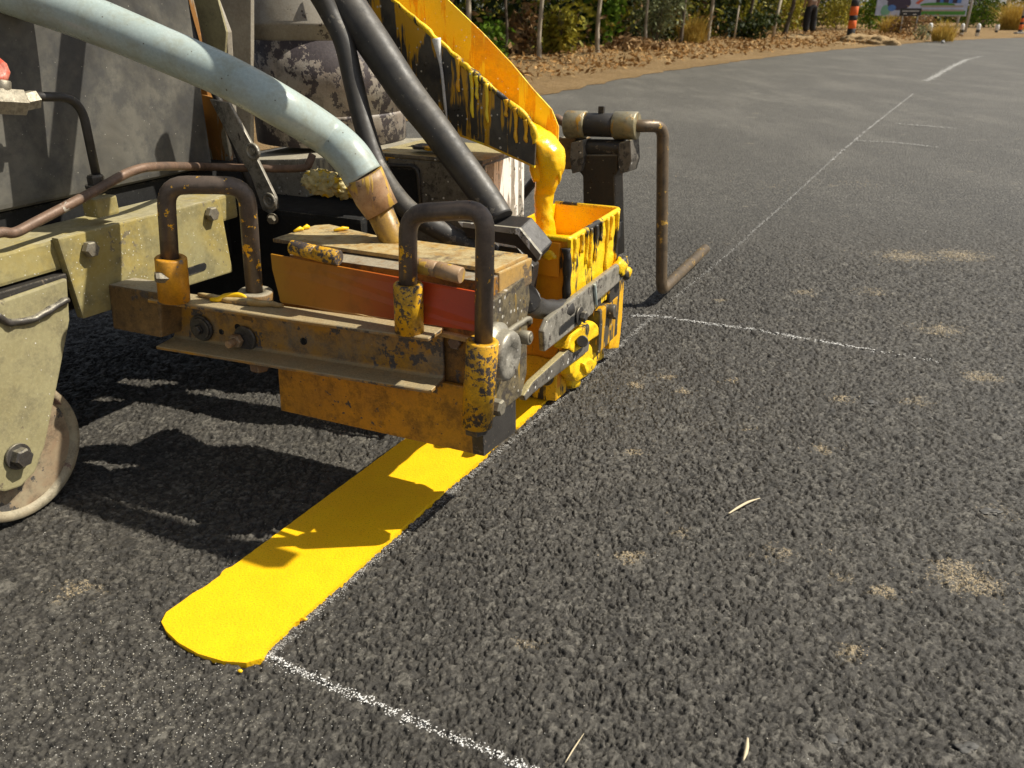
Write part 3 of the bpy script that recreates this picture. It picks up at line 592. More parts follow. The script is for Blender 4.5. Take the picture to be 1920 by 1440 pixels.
# --- black hoses
hp = [M(x, y, v=v) for x, y, v in ((560, -160, 1.46), (602, -75, 1.44), (646, 0, 1.42), (700, 80, 1.41), (762, 172, 1.40), (812, 236, 1.39), (862, 304, 1.38), (912, 372, 1.37), (938, 412, 1.36))]
bm = B(); tube(bm, catmull(hp, 8), [.034, .034, .034, .033, .031, .029, .028, .027, .026], 28); part('thick_black_hose', bm, m_rubber)
hp = [M(x, y, v=v) for x, y, v in ((555, -110, 1.34), (588, -30, 1.36), (618, 24, 1.38), (645, 80, 1.38), (664, 160, 1.37), (684, 240, 1.35), (712, 320, 1.33), (760, 388, 1.31), (822, 430, 1.32), (890, 462, 1.36), (930, 475, 1.38))]
bm = B(); tube(bm, catmull(hp, 8), [.019] * 11, 24); part('thin_black_hose', bm, m_rubber)
bm = B(); prism(bm, mm([(858, 418), (972, 430), (1012, 478), (1004, 494), (965, 462), (876, 446)], v=1.335), (.004, .05, .012), .003); clamp = part('clamp_plate', bm, m_black)
bm = B(); prism(bm, mm([(858, 416), (974, 428), (1014, 477), (1009, 489), (970, 440), (866, 426)], v=1.325), (0, .008, 0), .001); part('spattered_edge', bm, m_white_spat, clamp)
bm = B(); prism(bm, mm([(870, 450), (970, 465), (1000, 500), (985, 620), (930, 560), (880, 500)], v=1.40), (0, .03, 0), .003); part('dark_gusset', bm, m_black)
# --- chute
cv0, cv1 = 1.50, 1.60
top0 = [(640, -85), (735, 0), (830, 85), (900, 149), (975, 212), (998, 240), (1004, 270), (1002, 311)]
bot0 = [(962, 293), (916, 272), (854, 249), (770, 158), (690, 48), (600, -60)]
bm = B(); prism(bm, mm(top0 + bot0, v=cv0), (0, .005, 0), .001); chute = part('chute', bm, m_chute_dark)
top1 = [(740, -105), (840, 0), (905, 62), (960, 120), (1000, 168), (1034, 205), (1047, 238), (1046, 268)]
bot1 = [M(x, y, v=cv0) for x, y in bot0]
A1 = mm(top1, v=cv1)
bm = B(); prism(bm, A1 + [Vector((q.x, cv1, q.z)) for q in bot1], (0, .005, 0), .001); part('chute_back_wall', bm, m_chute_in, chute)
bm = B(); fl = [M(1002, 311, v=cv0)] + bot1
for i in range(len(fl) - 1): prism(bm, [fl[i], fl[i + 1], fl[i + 1] + Vector((0, .1, 0)), fl[i] + Vector((0, .1, 0))], (0, 0, -.004))
part('chute_floor', bm, m_chute_in, chute)
bm = B(); tube(bm, catmull([q + Vector((0, .002, .001)) for q in mm(top0[1:-1], v=cv0)], 10), [.0035, .0055, .004, .007, .0045, .008, .005, .007, .006], 12, wob=.0036); part('crusted_rim', bm, m_caked, chute)
for x, y, L_ in ((858, 112, 60), (884, 136, 85), (893, 146, 40), (912, 160, 70), (948, 190, 30), (966, 206, 62), (985, 228, 40)):
    bm = B(); tube(bm, catmull(mm([(x, y - 4), (x + 1.5, y + L_ * .4), (x + .5, y + L_ * .75), (x + 3, y + L_)], v=cv0 - .002), 6), [.0058, .0038, .003, .0044, .002], 8, wob=.001); part('paint_run', bm, m_chute_in, chute, True)
bm = B(); tube(bm, catmull(mm([(818, 72), (822, 95), (829, 140), (834, 190), (838, 225)], v=cv0 - .004), 6), [.009, .007, .003, .003, .003, .0015], 10); part('white_drip', bm, worn('white_drip_paint', (.8, .78, .72), grime=.2, rgh=.35), chute)
# molten paint: bed in the chute, lip bulge and falling stream
def loft(bm, path, ru, rv, seg=28, amp=.0015, sc=45):
    path = [Vector(p) for p in path]; n_ = len(path); rings = []
    for i in range(n_):
        d = (path[min(i + 1, n_ - 1)] - path[max(i - 1, 0)]).normalized(); y = Vector((0, 1, 0)); x = d.cross(y).normalized(); t_ = i / (n_ - 1)
        a_ = float(np.interp(t_, np.linspace(0, 1, len(ru)), ru)); b_ = float(np.interp(t_, np.linspace(0, 1, len(rv)), rv)); ring = []
        for k in range(seg):
            an = 2 * math.pi * k / seg; q = path[i] + x * math.cos(an) * a_ + y * math.sin(an) * b_
            q += (x * math.cos(an) + y * math.sin(an)) * (mnoise.noise(Vector((q.x * sc * 1.6, q.y * sc * 1.6, q.z * sc * .35))) + .5 * mnoise.noise(q * sc * 2.2)) * amp
            ring.append(bm.verts.new(q))
        rings.append(ring)
    for i in range(n_ - 1):
        for k in range(seg): bm.faces.new((rings[i][k], rings[i][(k + 1) % seg], rings[i + 1][(k + 1) % seg], rings[i + 1][k])).smooth = True
    bm.faces.new(rings[0][::-1]); bm.faces.new(rings[-1])
fp = [M(x, y, v=1.55) for x, y in ((842, 118), (905, 180), (955, 222), (992, 246), (1016, 266), (1031, 290), (1033, 312), (1027, 334), (1020, 360), (1019, 390), (1021, 420), (1022, 446), (1022, 462))]
bm = B(); loft(bm, catmull(fp, 8), [.004, .007, .010, .014, .022, .028, .028, .023, .018, .017, .018, .021, .028], [.030, .044, .046, .045, .042, .038, .034, .026, .020, .018, .019, .024, .036], amp=.0032); stream = part('paint_stream', bm, m_wet)
bm = B(); blob(bm, M(1008, 306, v=1.535), (.016, .02, .038), .15, 2, 3, 4.0); tube(bm, catmull([M(1046, 318, v=1.54), M(1049, 334, v=1.54), M(1047, 346, v=1.54)], 5), [.007, .004, .001], 8); part('paint_fold', bm, m_wet, stream)
# --- paint hopper
hu0, hu1, hv0, hv1 = -.712, -.556, 1.455, 1.752
zt = M(1068, 452, u=hu1).z; zm = .245; z0 = .17; w = .006
tz = zt - .012
bm = B(); 
prism(bm, [(hu1, hv0, z0), (hu1, hv1 - .03, z0), (hu1, hv1 - .02, zm), (hu1, hv1, zt), (hu1, hv0, zt)], (-w, 0, 0)); bmesh.ops.triangulate(bm, faces=list(bm.faces)); rough(bm, .0022, 45, 12)
hop = part('paint_hopper', bm, m_caked)
bm = B(); prism(bm, [(hu0, hv0, z0), (hu0, hv1 - .03, z0), (hu0, hv1, zt), (hu0, hv0, zt)], (w, 0, 0), .0015); part('left_wall', bm, m_wet, hop)
for k in range(9):
    vv = hv0 + .02 + k * .031 + random.uniform(-.01, .01); L_ = random.uniform(.03, .13)
    bm = B(); tube(bm, catmull([(hu1 + .001, vv, zt + .001), (hu1 + .0025, vv + .002, zt - L_ * .4), (hu1 + .002, vv - .001, zt - L_ * .8), (hu1 + .0025, vv, zt - L_)], 6), [.006, .004, .0035, .0055, .003], 8, wob=.0012); part('paint_run', bm, m_caked, hop, True)
bm = B(); prism(bm, [(hu0 + w, hv1 - .03, z0), (hu1 - w, hv1 - .03, z0), (hu1 - w, hv1, zt), (hu0 + w, hv1, zt)], (0, -w, 0), .001); part('far_wall', bm, m_wet, hop)
bm = B(); prism(bm, [(hu0 + w, hv0, z0), (hu1 - w, hv0, z0), (hu1 - w, hv0, zt - .002), (hu0 + w, hv0, zt - .002)], (0, w, 0), .001); part('near_wall', bm, m_hopfront, hop)
bm = B(); tube(bm, fillet([(hu0 + .003, hv1, zt), (hu1 - .003, hv1, zt), (hu1 - .003, hv0 + .003, zt), (hu0 + .003, hv0 + .003, zt)], .012), .0055, 10, wob=.0018); part('crusted_rim', bm, m_caked, hop)
bm = B(); box(bm, (hu0 + w, hv0 + w, zt - .10), (hu1 - w, hv1 - w - .02, zt - .062)); rough(bm, .003, 25, 6); part('paint_pool', bm, m_wet, hop, True)
bm = B(); box(bm, (hu0 + .004, hv0 - .006, zt - .075), (hu1 - .02, hv0 + .001, zt - .006), .003); rough(bm, .002, 60, 3); part('paint_skin', bm, paint_mat('shade_orange_paint', (.85, .33, .006), (.80, .28, .006), dots=.1, rgh=.35), hop, True)  # orange here is the shade of the near wall, painted in
bm = B(); blob(bm, M(1030, 478, v=hv0 - .006), (.016, .006, .01), .3, 2, 3, 2.0); part('paint_lump', bm, m_wet, hop)
bm = B(); tube(bm, catmull(mm([(1062, 465), (1064, 500), (1062, 560), (1066, 610)], v=hv0 - .004), 6), .008, 10, wob=.004); part('tarred_corner', bm, m_black, hop)
# shoe below the hopper
bm = B(); prism(bm, [(hu0 + .005, 1.475, .030), (hu1 - .03, 1.475, .030), (hu1 - .012, 1.475, z0 + .01), (hu0 + .005, 1.475, z0 + .01)], (0, .02, 0), .002); part('shoe_near_wall', bm, m_hopfront, hop)
bm = B(); box(bm, (hu0, 1.47, .004), (-.585, 1.76, .10), .004); rough(bm, .003, 40, 5); shoe = part('extrusion_shoe', bm, m_caked2, None, True)
bm = B(); box(bm, (-.60, 1.53, .006), (-.572, 1.74, .062), .006); rough(bm, .008, 22, 5, 3.0); part('caked_paint', bm, m_caked, shoe, True)
p = M(1027, 708, v=1.468); bm = B(); cyl(bm, p, p - Vector((0, .012, 0)), .014, 20); part('round_port', bm, m_black, shoe)
for pts, uu, sd in (([(1062, 655), (1072, 628), (1112, 603), (1122, 612), (1120, 628), (1078, 662)], -.548, 7.0), ([(1068, 672), (1106, 645), (1114, 668), (1104, 700), (1082, 718), (1070, 700)], -.556, 8.0), ([(1094, 682), (1112, 672), (1117, 688), (1100, 702)], -.548, 9.0)):
    bm = B(); prism(bm, mm(pts, u=uu), (-.03, 0, 0), .004); bmesh.ops.triangulate(bm, faces=list(bm.faces)); rough(bm, .0045, 38, 4, sd)
    part('paint_clot', bm, m_caked, shoe, True)
# tow rod between bead box and hopper
bm = B(); tube(bm, catmull([M(985, 560, v=1.18), M(1000, 575, v=1.3), M(1030, 580, v=1.36), M(1062, 578, v=1.42)], 6), [.024, .02, .018, .018], 14, wob=.003); part('tarred_link', bm, m_black)
# slotted bracket on the right of the hopper
su = -.535
bm = B(); o_ = mm([(1022, 660), (1020, 622), (1030, 598), (1075, 560), (1172, 487), (1176, 500), (1172, 520), (1120, 565), (1112, 588), (1060, 630)], u=su); prism(bm, o_, (-.012, 0, 0), .0035); sb = part('slotted_bracket', bm, m_steel)
bm = B(); a, b_ = M(1052, 620, u=su + .001), M(1082, 594, u=su + .001); d = (b_ - a).normalized(); nn = Vector((0, -d.z, d.y)); pts = []
for c0, sg in ((a, -1), (b_, 1)):
    for k in range(7): an = R(-90 + 30 * k); pts.append(c0 + (d * math.cos(an) * sg + nn * math.sin(an) * sg) * .009)
prism(bm, pts, (-.002, 0, 0)); part('slot', bm, m_void, sb)
p = M(1085, 592, u=su + .002); bm = B(); cyl(bm, p, p + Vector((.004, 0, 0)), .019, 28); hexbolt(bm, p + Vector((.004, 0, 0)), U, .011, .012, False); part('slot_bolt', bm, m_darkbolt, sb)
bm = B(); tube(bm, catmull(mm([(1115, 533), (1116, 550), (1119, 575)], u=su + .003), 5), [.003, .004, .002], 8); part('white_drip', bm, m_hose, sb)
bm = B(); prism(bm, mm([(1140, 505), (1172, 490), (1166, 600), (1160, 652), (1142, 655), (1144, 600)], u=su - .016), (-.022, 0, 0), .003); rough(bm, .0025, 45, 3); post = part('caked_post', bm, m_caked2, sb, True)
bm = B(); blob(bm, M(1163, 500, u=su - .006), (.016, .03, .022), .3, 2, 3, 11.0); blob(bm, M(1173, 512, u=su), (.012, .02, .016), .3, 2, 3, 12.0); part('paint_lump', bm, m_caked, sb)
bm = B(); p = M(1130, 580, u=su - .03); cyl(bm, p, p + Vector((.03, 0, .0)), .015, 20); cyl(bm, p + Vector((.0, .012, -.012)), p + Vector((.03, .012, -.012)), .011, 16); part('tarred_roller', bm, m_chute_dark, sb)
bm = B(); prism(bm, mm([(983, 742), (1000, 716), (1092, 632), (1106, 640), (1104, 658), (1000, 738), (986, 752)], u=-.55), (-.014, 0, 0), .003); part('drag_link', bm, m_spatter)
bm = B(); cyl(bm, M(1092, 640, u=-.552), M(1092, 640, u=-.535), .012); part('link_pin', bm, m_black)
bm = B(); box(bm, (-.60, 1.63, .06), (-.55, 1.76, .16), .004); part('dark_bracket', bm, m_chute_dark)  # bracket in the same dark coating as the chute wall
# --- far hinge, post and crank rod
hv = 2.15
ax0, ax1 = M(1062, 233, v=hv), M(1196, 236, v=hv); ad = (ax1 - ax0).normalized(); Lh = (ax1 - ax0).length
bm = B(); cyl(bm, ax0 + ad * Lh * .28, ax0 + ad * Lh * .69, .030, 36); roll = part('hinge_roller', bm, m_black)
for a_, b_ in ((0, .29), (.68, 1.0)):
    bm = B(); cyl(bm, ax0 + ad * Lh * a_, ax0 + ad * Lh * b_, .035, 36, bev=.003); part('hinge_collar', bm, worn('olive_steel_collar', (.30, .25, .13), (.36, .31, .19), grime=.5, dusty=.5, streak=(.5, .26, .02), streaks=.15, rgh=.4, metal=.4), roll)
bm = B(); p = M(1128, 208, v=hv); box(bm, p + Vector((-.008, -.006, -.01)), p + Vector((.008, .006, .012)), .002); part('lug', bm, m_black, roll)
for x in (1082, 1172):
    bm = B(); prism(bm, mm([(x - 12, 268), (x + 10, 262), (x + 12, 300), (x + 6, 322), (x - 10, 326), (x - 14, 300)], v=hv - .035), (.008, .05, 0), .003); part('clevis_plate', bm, m_spatter, roll)
bm = B(); prism(bm, mm([(1085, 290), (1158, 290), (1158, 322), (1152, 330), (1156, 480), (1094, 480), (1092, 330), (1085, 322)], v=hv - .02), (.01, .045, 0), .005, 3); part('hinge_post', bm, worn('brown_black_post', (.055, .038, .022), (.035, .028, .02), grime=.4, spat=.4, spatc=(.5, .4, .22), dusty=.5, rgh=.35))
bm = B(); box(bm, (-.715, 1.72, .19), (-.675, 2.16, .235), .004); part('hinge_bracket', bm, m_black)
bm = B(); cyl(bm, M(1080, 276, v=hv), M(1172, 278, v=hv), .022); part('cross_shaft', bm, m_black)
bm = B(); prism(bm, mm([(1020, 258), (1100, 258), (1100, 318), (1020, 318)], v=hv + .03), (0, .03, 0), .003); part('hinge_arm', bm, m_arm)
bm = B(); tube(bm, mm([(930, 420), (965, 385), (1010, 328), (1040, 300)], v=2.05), .012, 12); part('brace_rod', bm, m_black)
bm = B(); tube(bm, mm([(975, 248), (1010, 226), (1045, 222), (1070, 238)], v=2.2), .012, 12); part('brace_rod', bm, m_rust)
bm = B(); q = M(1240, 545, v=2.2); ctop = M(1243, 236, v=2.2); tip = M(1322, 467, z=q.z)
tube(bm, fillet([ax0 + ad * Lh * .9, ax1 + ad * .01, ctop, q, tip], .03, 8), .0158, 20); part('crank_rod', bm, m_crank)

# ------------------------------------------------------------ fresh line and chalk
def strip_thing(name, pts_l, pts_r, z0, z1, mat): ...
# fresh yellow line: a slab of paint with a rounded start and a ragged right edge
Lp = [G(x, y) for x, y in ((760, 830), (549, 980), (440, 1057), (366, 1112))]
ld = (G(905, 858) - G(560, 1165)).normalized(); ln = Vector((ld.y, -ld.x, 0))
O_ = G(600, 1010); half = ((G(765, 983) - G(549, 980)).dot(ln)) / 2
a0 = (G(366, 1112) - O_).dot(ld)
Lc = (G(549, 980) - O_).dot(ln); Rc = (G(693, 1047) - O_).dot(ln)
out = []
tt = -.02
far = (mw((-.6, 1.78, 0)) - O_).dot(ld)
k = far; rr = random.Random(3)
rag = 0.0
while k > (G(480, 1240) - O_).dot(ld) + .03:
    rag = rag * .75 + rr.uniform(-.0008, .0008); jag = rr.choice((0, 0, 0, 0, 0, 0, 0, .003)) if rr.random() < .3 else 0
    out.append(O_ + ld * k + ln * (Rc + rag + jag)); k -= .004
for x, y in ((491, 1237), (462, 1245), (420, 1242), (372, 1228), (335, 1207), (312, 1185), (303, 1168), (312, 1150), (338, 1132), (362, 1114)):
    out.append(G(x, y))
k = (G(366, 1112) - O_).dot(ld) + .012
while k < far:
    out.append(O_ + ld * k + ln * (Lc + rr.uniform(-.0005, .0005) + (.0 if abs(k - (a0 + .06)) > .008 else -.004))); k += .008
bm = B(); prism(bm, [(p.x, p.y, -.0065) for p in out], (0, 0, .0085)); 
line = obj('yellow_line', bm, m_line, loc=None)
es = [e for e in line.data.edges]
prop(line, 'fresh wet yellow line with rounded start laid on black asphalt', 'road marking')
m_chalk, t, b = newmat('chalk'); n = N(t); v = n.coord(); g = n.noise(v, 240, 4, .7); g2 = n.noise(v, 12, 4, .6)
b.inputs['Base Color'].default_value = (.78, .77, .74, 1); b.inputs['Roughness'].default_value = .9
def flecks(pts, width, dens, smin, smax, z=.0008, fall=1.6, lump=120, gap=-.42):
    """broken chalk: small flat crumbs caught on the stone tops"""
    V = []; Fq = []
    for i in range(len(pts) - 1):
        a, b_ = pts[i], pts[i + 1]; L = (b_ - a).length; d = (b_ - a).normalized(); q = Vector((d.y, -d.x, 0)); m = int(L * dens)
        for _ in range(m):
            tt = rng.random(); w_ = rng.normal() * width / fall; pq = a + d * (tt * L)
            if mnoise.noise(Vector((pq.x * lump, pq.y * lump, .3))) + .7 * mnoise.noise(Vector((pq.x * lump * 3.1, pq.y * lump * 3.1, 2.3))) < gap: continue
            w_ *= .75 + .9 * abs(mnoise.noise(Vector((pq.x * lump * .7, pq.y * lump * .7, 5.0))))
            p = a + d * (tt * L) + q * w_; s = rng.uniform(smin, smax); an = rng.random() * 6.28; k0 = len(V); zz = road_z(p.x, p.y) + .0004 + rng.random() * .0006 if p.y < 3 else z
            for j in range(5):
                r_ = s * rng.uniform(.55, 1); V.append((p.x + math.cos(an + j * 1.2566) * r_, p.y + math.sin(an + j * 1.2566) * r_, zz))
            V.append((p.x, p.y, zz + s * .22)); 
            for j in range(5): Fq.append((k0 + j, k0 + (j + 1) % 5, k0 + 5))
    return np.array(V), np.array(Fq)
m_chalkf, t, b = newmat('faint_chalk'); b.inputs['Base Color'].default_value = (.42, .41, .385, 1); b.inputs['Roughness'].default_value = .9
def chalk(pts, width, dens, smin, smax, label, mat=None, **k):
    V, Fq = flecks([G(*p) for p in pts], width, dens, smin, smax, **k); o = npmesh('chalk_mark', V, Fq, mat or m_chalk); prop(o, label, 'chalk mark'); return o
chalk([(500, 1226), (620, 1280), (780, 1350), (1010, 1443)], .0060, 3600, .0004, .0014, 'thick white chalk tick across the road by the rounded start of the yellow line')
chalk([(1183, 589), (1225, 590), (1420, 617), (1640, 655)], .007, 2600, .0006, .0018, 'white chalk tick across the road just in front of the crank rod')
chalk([(1640, 655), (1760, 676)], .008, 500, .001, .002, 'faint tail of chalk dust at the right end of a chalk tick')
chalk([(1598, 263), (1680, 267), (1760, 276)], .012, 330, .002, .006, 'pale chalk tick crossing the long string line beyond the crank', mat=m_chalkf, fall=2)
chalk([(1680, 231), (1795, 241)], .014, 170, .003, .008, 'faint chalk tick on the far road right of the string line', mat=m_chalkf, fall=2)
chalk([(505, 1226), (700, 1048), (905, 870), (1050, 748), (1225, 590)], .0065, 5200, .0004, .0012, 'faint chalk string line along the right edge of the yellow line', mat=m_chalkf)
V1, F1 = flecks([G(*p) for p in ((1225, 590), (1380, 462), (1470, 383), (1560, 300))], .005, 700, .0007, .0022)
V2, F2 = flecks([G(*p) for p in ((1560, 300), (1620, 248), (1668, 210), (1712, 176))], .008, 130, .003, .007, fall=2)
o = npmesh('chalk_mark', np.concatenate([V1, V2]), np.concatenate([F1, F2 + len(V1)]), m_chalkf); prop(o, 'long thin chalk string line running up the open road', 'chalk mark')
V1, F1 = flecks([G(*p) for p in ((1736, 152), (1752, 144), (1785, 125), (1812, 112))], .05, 300, .004, .012, fall=2)
V2, F2 = flecks([G(1812, 112), G(1842, 105)], .05, 110, .004, .012, fall=2)
o = npmesh('chalk_mark', np.concatenate([V1, V2]), np.concatenate([F1, F2 + len(V1)]), m_chalkf); prop(o, 'broad white chalk stroke far up the road where it bends', 'chalk mark')
# ------------------------------------------------------------ grit, sand patches, straws
m_sand, t, b = newmat('dry_sand'); n = N(t); v = n.coord(); col = n.mix(n.noise(v, 300, 2), (.30, .22, .12), (.52, .42, .28)); n.link(col, b.inputs['Base Color']); b.inputs['Roughness'].default_value = .95
def crumbs(cx, cy, rx, ry, num, smin, smax, z=-.0008):
    V = []; Fq = []
    for _ in range(num):
        r_ = abs(rng.normal()) * .55; a = rng.random() * 6.283; x, y = cx + r_ * math.cos(a) * rx, cy + r_ * math.sin(a) * ry; s = rng.uniform(smin, smax); an = rng.random() * 6.28; k0 = len(V); zz = road_z(x, y) + .0002 if y < 3 else z
        for j in range(4): V.append((x + math.cos(an + j * 1.571) * s * rng.uniform(.5, 1), y + math.sin(an + j * 1.571) * s * rng.uniform(.5, 1), zz))
        V.append((x, y, zz + s * .35))
        for j in range(4): Fq.append((k0 + j, k0 + (j + 1) % 4, k0 + 4))
    return V, Fq
Vs, Fs = [], []
for x, y, rx, num in ((1815, 1082, .055, 520), (1545, 838, .03, 120), (1580, 745, .03, 130), (1845, 705, .05, 160), (1250, 704, .025, 90), (1280, 732, .02, 60), (1190, 718, .03, 60), (1180, 1040, .022, 90), (1600, 1215, .028, 150), (1655, 1105, .018, 70), (1700, 480, .12, 260), (1800, 478, .1, 220), (1615, 345, .15, 200), (1450, 350, .12, 140), (1300, 470, .03, 30), (1760, 610, .09, 120), (1190, 845, .02, 60), (1480, 1035, .02, 40), (1560, 1030, .03, 50), (1400, 800, .02, 30), (1375, 712, .02, 30), (1510, 545, .04, 60), (600, 775, .03, 60), (560, 750, .03, 40), (150, 1100, .03, 50), (1280, 330, .2, 120), (1120, 425, .05, 60)):
    p = G(x, y); V_l, F_l = crumbs(p.x, p.y, rx * 1.4, rx, int(num * .30), .0006, .0020 if y > 500 else .004); k0 = len(Vs); Vs += V_l; Fs += [tuple(q + k0 for q in f) for f in F_l]
prop(npmesh('sand_crumbs', np.array(Vs), np.array(Fs), m_sand), 'small tan patches of dry sand scattered over the asphalt', kind='stuff')
m_grit, t, b = newmat('bright_grit'); n = N(t); v = n.coord(); col = n.mix(n.ramp(n.noise(v, 120, 2), .4, .6), (.45, .40, .30), (.75, .73, .68)); n.link(col, b.inputs['Base Color']); b.inputs['Roughness'].default_value = .5
Vs, Fs = [], []
for _ in range(2600):
    x, y = rng.uniform(-1.5, 1.8), .62 + 3.2 * rng.random() ** 1.5; V_l, F_l = crumbs(x, y, .001, .001, 1, .0005, .0013, -.0012); k0 = len(Vs); Vs += V_l; Fs += [tuple(q + k0 for q in f) for f in F_l]
for _ in range(3400):
    p = G(rng.normal(230, 190), rng.normal(1290, 110)); V_l, F_l = crumbs(p.x, p.y, .001, .001, 1, .0004, .0011, -.0012); k0 = len(Vs); Vs += V_l; Fs += [tuple(q + k0 for q in f) for f in F_l]
prop(npmesh('grit', np.array(Vs), np.array(Fs), m_grit), 'fine pale grit and glass beads lying between the stones', kind='stuff')
m_straw, t, b = newmat('dry_straw'); b.inputs['Base Color'].default_value = (.62, .52, .34, 1); b.inputs['Roughness'].default_value = .7
for pts, r_, lab in ((((1366, 963), (1385, 951), (1404, 941), (1425, 934)), .0022, 'dry pale bamboo leaf lying alone right of the machine'),
                     (((1402, 1384), (1400, 1405), (1394, 1426)), .0022, 'dry straw stalk upright in view at the bottom edge of the road'),
                     (((1060, 1430), (1075, 1405), (1095, 1375)), .0008, 'thin brown grass stem near the end of the thick chalk tick')):
    bm = B(); tube(bm, catmull([G(x, y, .003) for x, y in pts], 6), [r_ * .5, r_, r_, r_ * .3], 8); o = obj('straw', bm, m_straw); prop(o, lab, 'dry leaf')
for x, y, sz_, lab in ((1858, 958, .014, 'flat dark stone chip lying at the right side of the road'), (1815, 1396, .013, 'smooth grey stone set in the asphalt near the bottom right corner'), (1632, 752, .015, 'dark stone chip beside a pale dusty patch right of the machine'), (1572, 1382, .016, 'brown-stained dark stone near the upright straw stalk')):
    p_ = G(x, y); bm = B(); blob(bm, (p_.x, p_.y, road_z(p_.x, p_.y) - .0008), (sz_, sz_ * .62, .0035), .75, 1.3, 4, x); rough(bm, .0008, 90); prop(obj('stone_chip', bm, worn('dark_stone', (.075, .072, .066), (.055, .052, .047), grime=.3, spat=.2, rgh=.6, scale=40)), lab, 'stone')
for x, y, s, lab in ((450, 1258, .0035, 'tiny yellow paint crumb below the rounded start of the yellow line'), (572, 1161, .0035, 'tiny yellow paint crumb beside the ragged edge of the yellow line')):
    bm = B(); blob(bm, G(x, y, .0015), (s, s * .6, .0025), .4, 2.2, 2, x); o = obj('paint_crumb', bm, m_drop); prop(o, lab, 'paint crumb')

# ------------------------------------------------------------ verge, leaf litter, woodland
m_verge, t, b = newmat('leafy_verge'); n = N(t); v = n.coord()
a1 = n.noise(v, .9, 6, .65); a2 = n.noise(v, 14, 7, .7); a3 = n.noise(v, 60, 4, .7)
col = n.mix(n.ramp(a1, .35, .65), (.44, .28, .115), (.30, .18, .06)); col = n.mix(n.ramp(a2, .48, .66, 0, .8), col, (.20, .11, .035)); col = n.mix(n.ramp(a3, .55, .7, 0, .6), col, (.62, .47, .26))
n.link(col, b.inputs['Base Color']); b.inputs['Roughness'].default_value = .95; n.link(n.bump(n.math('ADD', a2, a3), 1.0, .06), b.inputs['Normal'])
vl = left
bm = B(); prof = [(-.12, -.004), (.0, .006), (.25, .018), (.7, .03), (2, .05), (5, .08), (12, .12), (30, .2)]
rows = []
rv = random.Random(5)
dense = []
for i in range(len(vl) - 1):
    m = max(1, int((vl[i + 1] - vl[i]).length / .25))
    if i < 3: m = 4
    for j in range(m): dense.append(vl[i].lerp(vl[i + 1], j / m))
dense.append(vl[-1])
for i, p in enumerate(dense):
    d = (dense[min(i + 1, len(dense) - 1)] - dense[max(i - 1, 0)]).normalized(); q = Vector((-d.y, d.x, 0)); row = []
    for s, z in prof:
        jit = rv.uniform(-.07, .07) if s <= .25 else 0
        row.append(bm.verts.new((p.x + q.x * (s + jit), p.y + q.y * (s + jit), z + (mnoise.noise(Vector((p.x * .8, p.y * .8, s))) * .02 if s > .2 else 0))))
    rows.append(row)
for i in range(len(rows) - 1):
    for j in range(len(prof) - 1): bm.faces.new((rows[i][j], rows[i + 1][j], rows[i + 1][j + 1], rows[i][j + 1]))
bmesh.ops.recalc_face_normals(bm, faces=bm.faces)
prop(obj('verge', bm, m_verge, smooth=True), 'sandy verge strewn with fallen leaves along the left of the road', kind='structure')

def leafmat(name, cols, rgh=.5, tr=.25):
    m, t, b = newmat(name); n = N(t); v = n.coord(); w = n.noise(v, 7.3, 2, .5); w2 = n.noise(v, 1.1, 3, .5)
    r = n.new('ShaderNodeValToRGB'); r.color_ramp.interpolation = 'LINEAR'
    k = n.math('ADD', n.math('MULTIPLY', w, .8), n.math('MULTIPLY', w2, .3)); n.link(n.ramp(k, .36, .74), r.inputs[0])
    e = r.color_ramp.elements
    for i, c in enumerate(cols):
        q = e[i] if i < 2 else e.new(.5)
        q.position = i / (len(cols) - 1); q.color = (*c, 1)
    n.link(r.outputs[0], b.inputs['Base Color']); b.inputs['Roughness'].default_value = rgh; b.inputs['Specular IOR Level'].default_value = .15
    tb = n.new('ShaderNodeBsdfTranslucent'); n.link(r.outputs[0], tb.inputs[0]); ms = n.new('ShaderNodeMixShader'); ms.inputs[0].default_value = tr
    n.link(b.outputs[0], ms.inputs[1]); n.link(tb.outputs[0], ms.inputs[2]); n.link(ms.outputs[0], t.nodes['Material Output'].inputs[0])
    return m
l_green = leafmat('green_leaves', ((.035, .075, .008), (.12, .21, .018), (.28, .36, .035)))
l_dark = leafmat('dark_leaves', ((.008, .014, .004), (.022, .034, .007), (.07, .085, .016)))  # near-black greens put deep woodland shade into the leaf colour
l_yel = leafmat('yellow_green_leaves', ((.17, .17, .02), (.33, .28, .03), (.50, .40, .06)))
l_gold = leafmat('golden_dry_leaves', ((.34, .21, .04), (.52, .35, .07), (.62, .46, .13)), .7)
l_brown = leafmat('brown_dry_leaves', ((.10, .055, .025), (.24, .14, .06), (.46, .31, .16)), .8, .1)
l_grey = leafmat('grey_green_leaves', ((.10, .12, .05), (.20, .22, .10), (.36, .36, .20)))
m_bark = worn('pale_bark', (.42, .36, .27), (.28, .23, .16), chips=.2, chip=(.10, .08, .06), chipscale=9, grime=.4, grimec=(.12, .09, .06), rgh=.8, scale=4)
m_darkbark = worn('dark_bark', (.12, .09, .06), (.08, .06, .04), grime=.4, rgh=.85, scale=4)
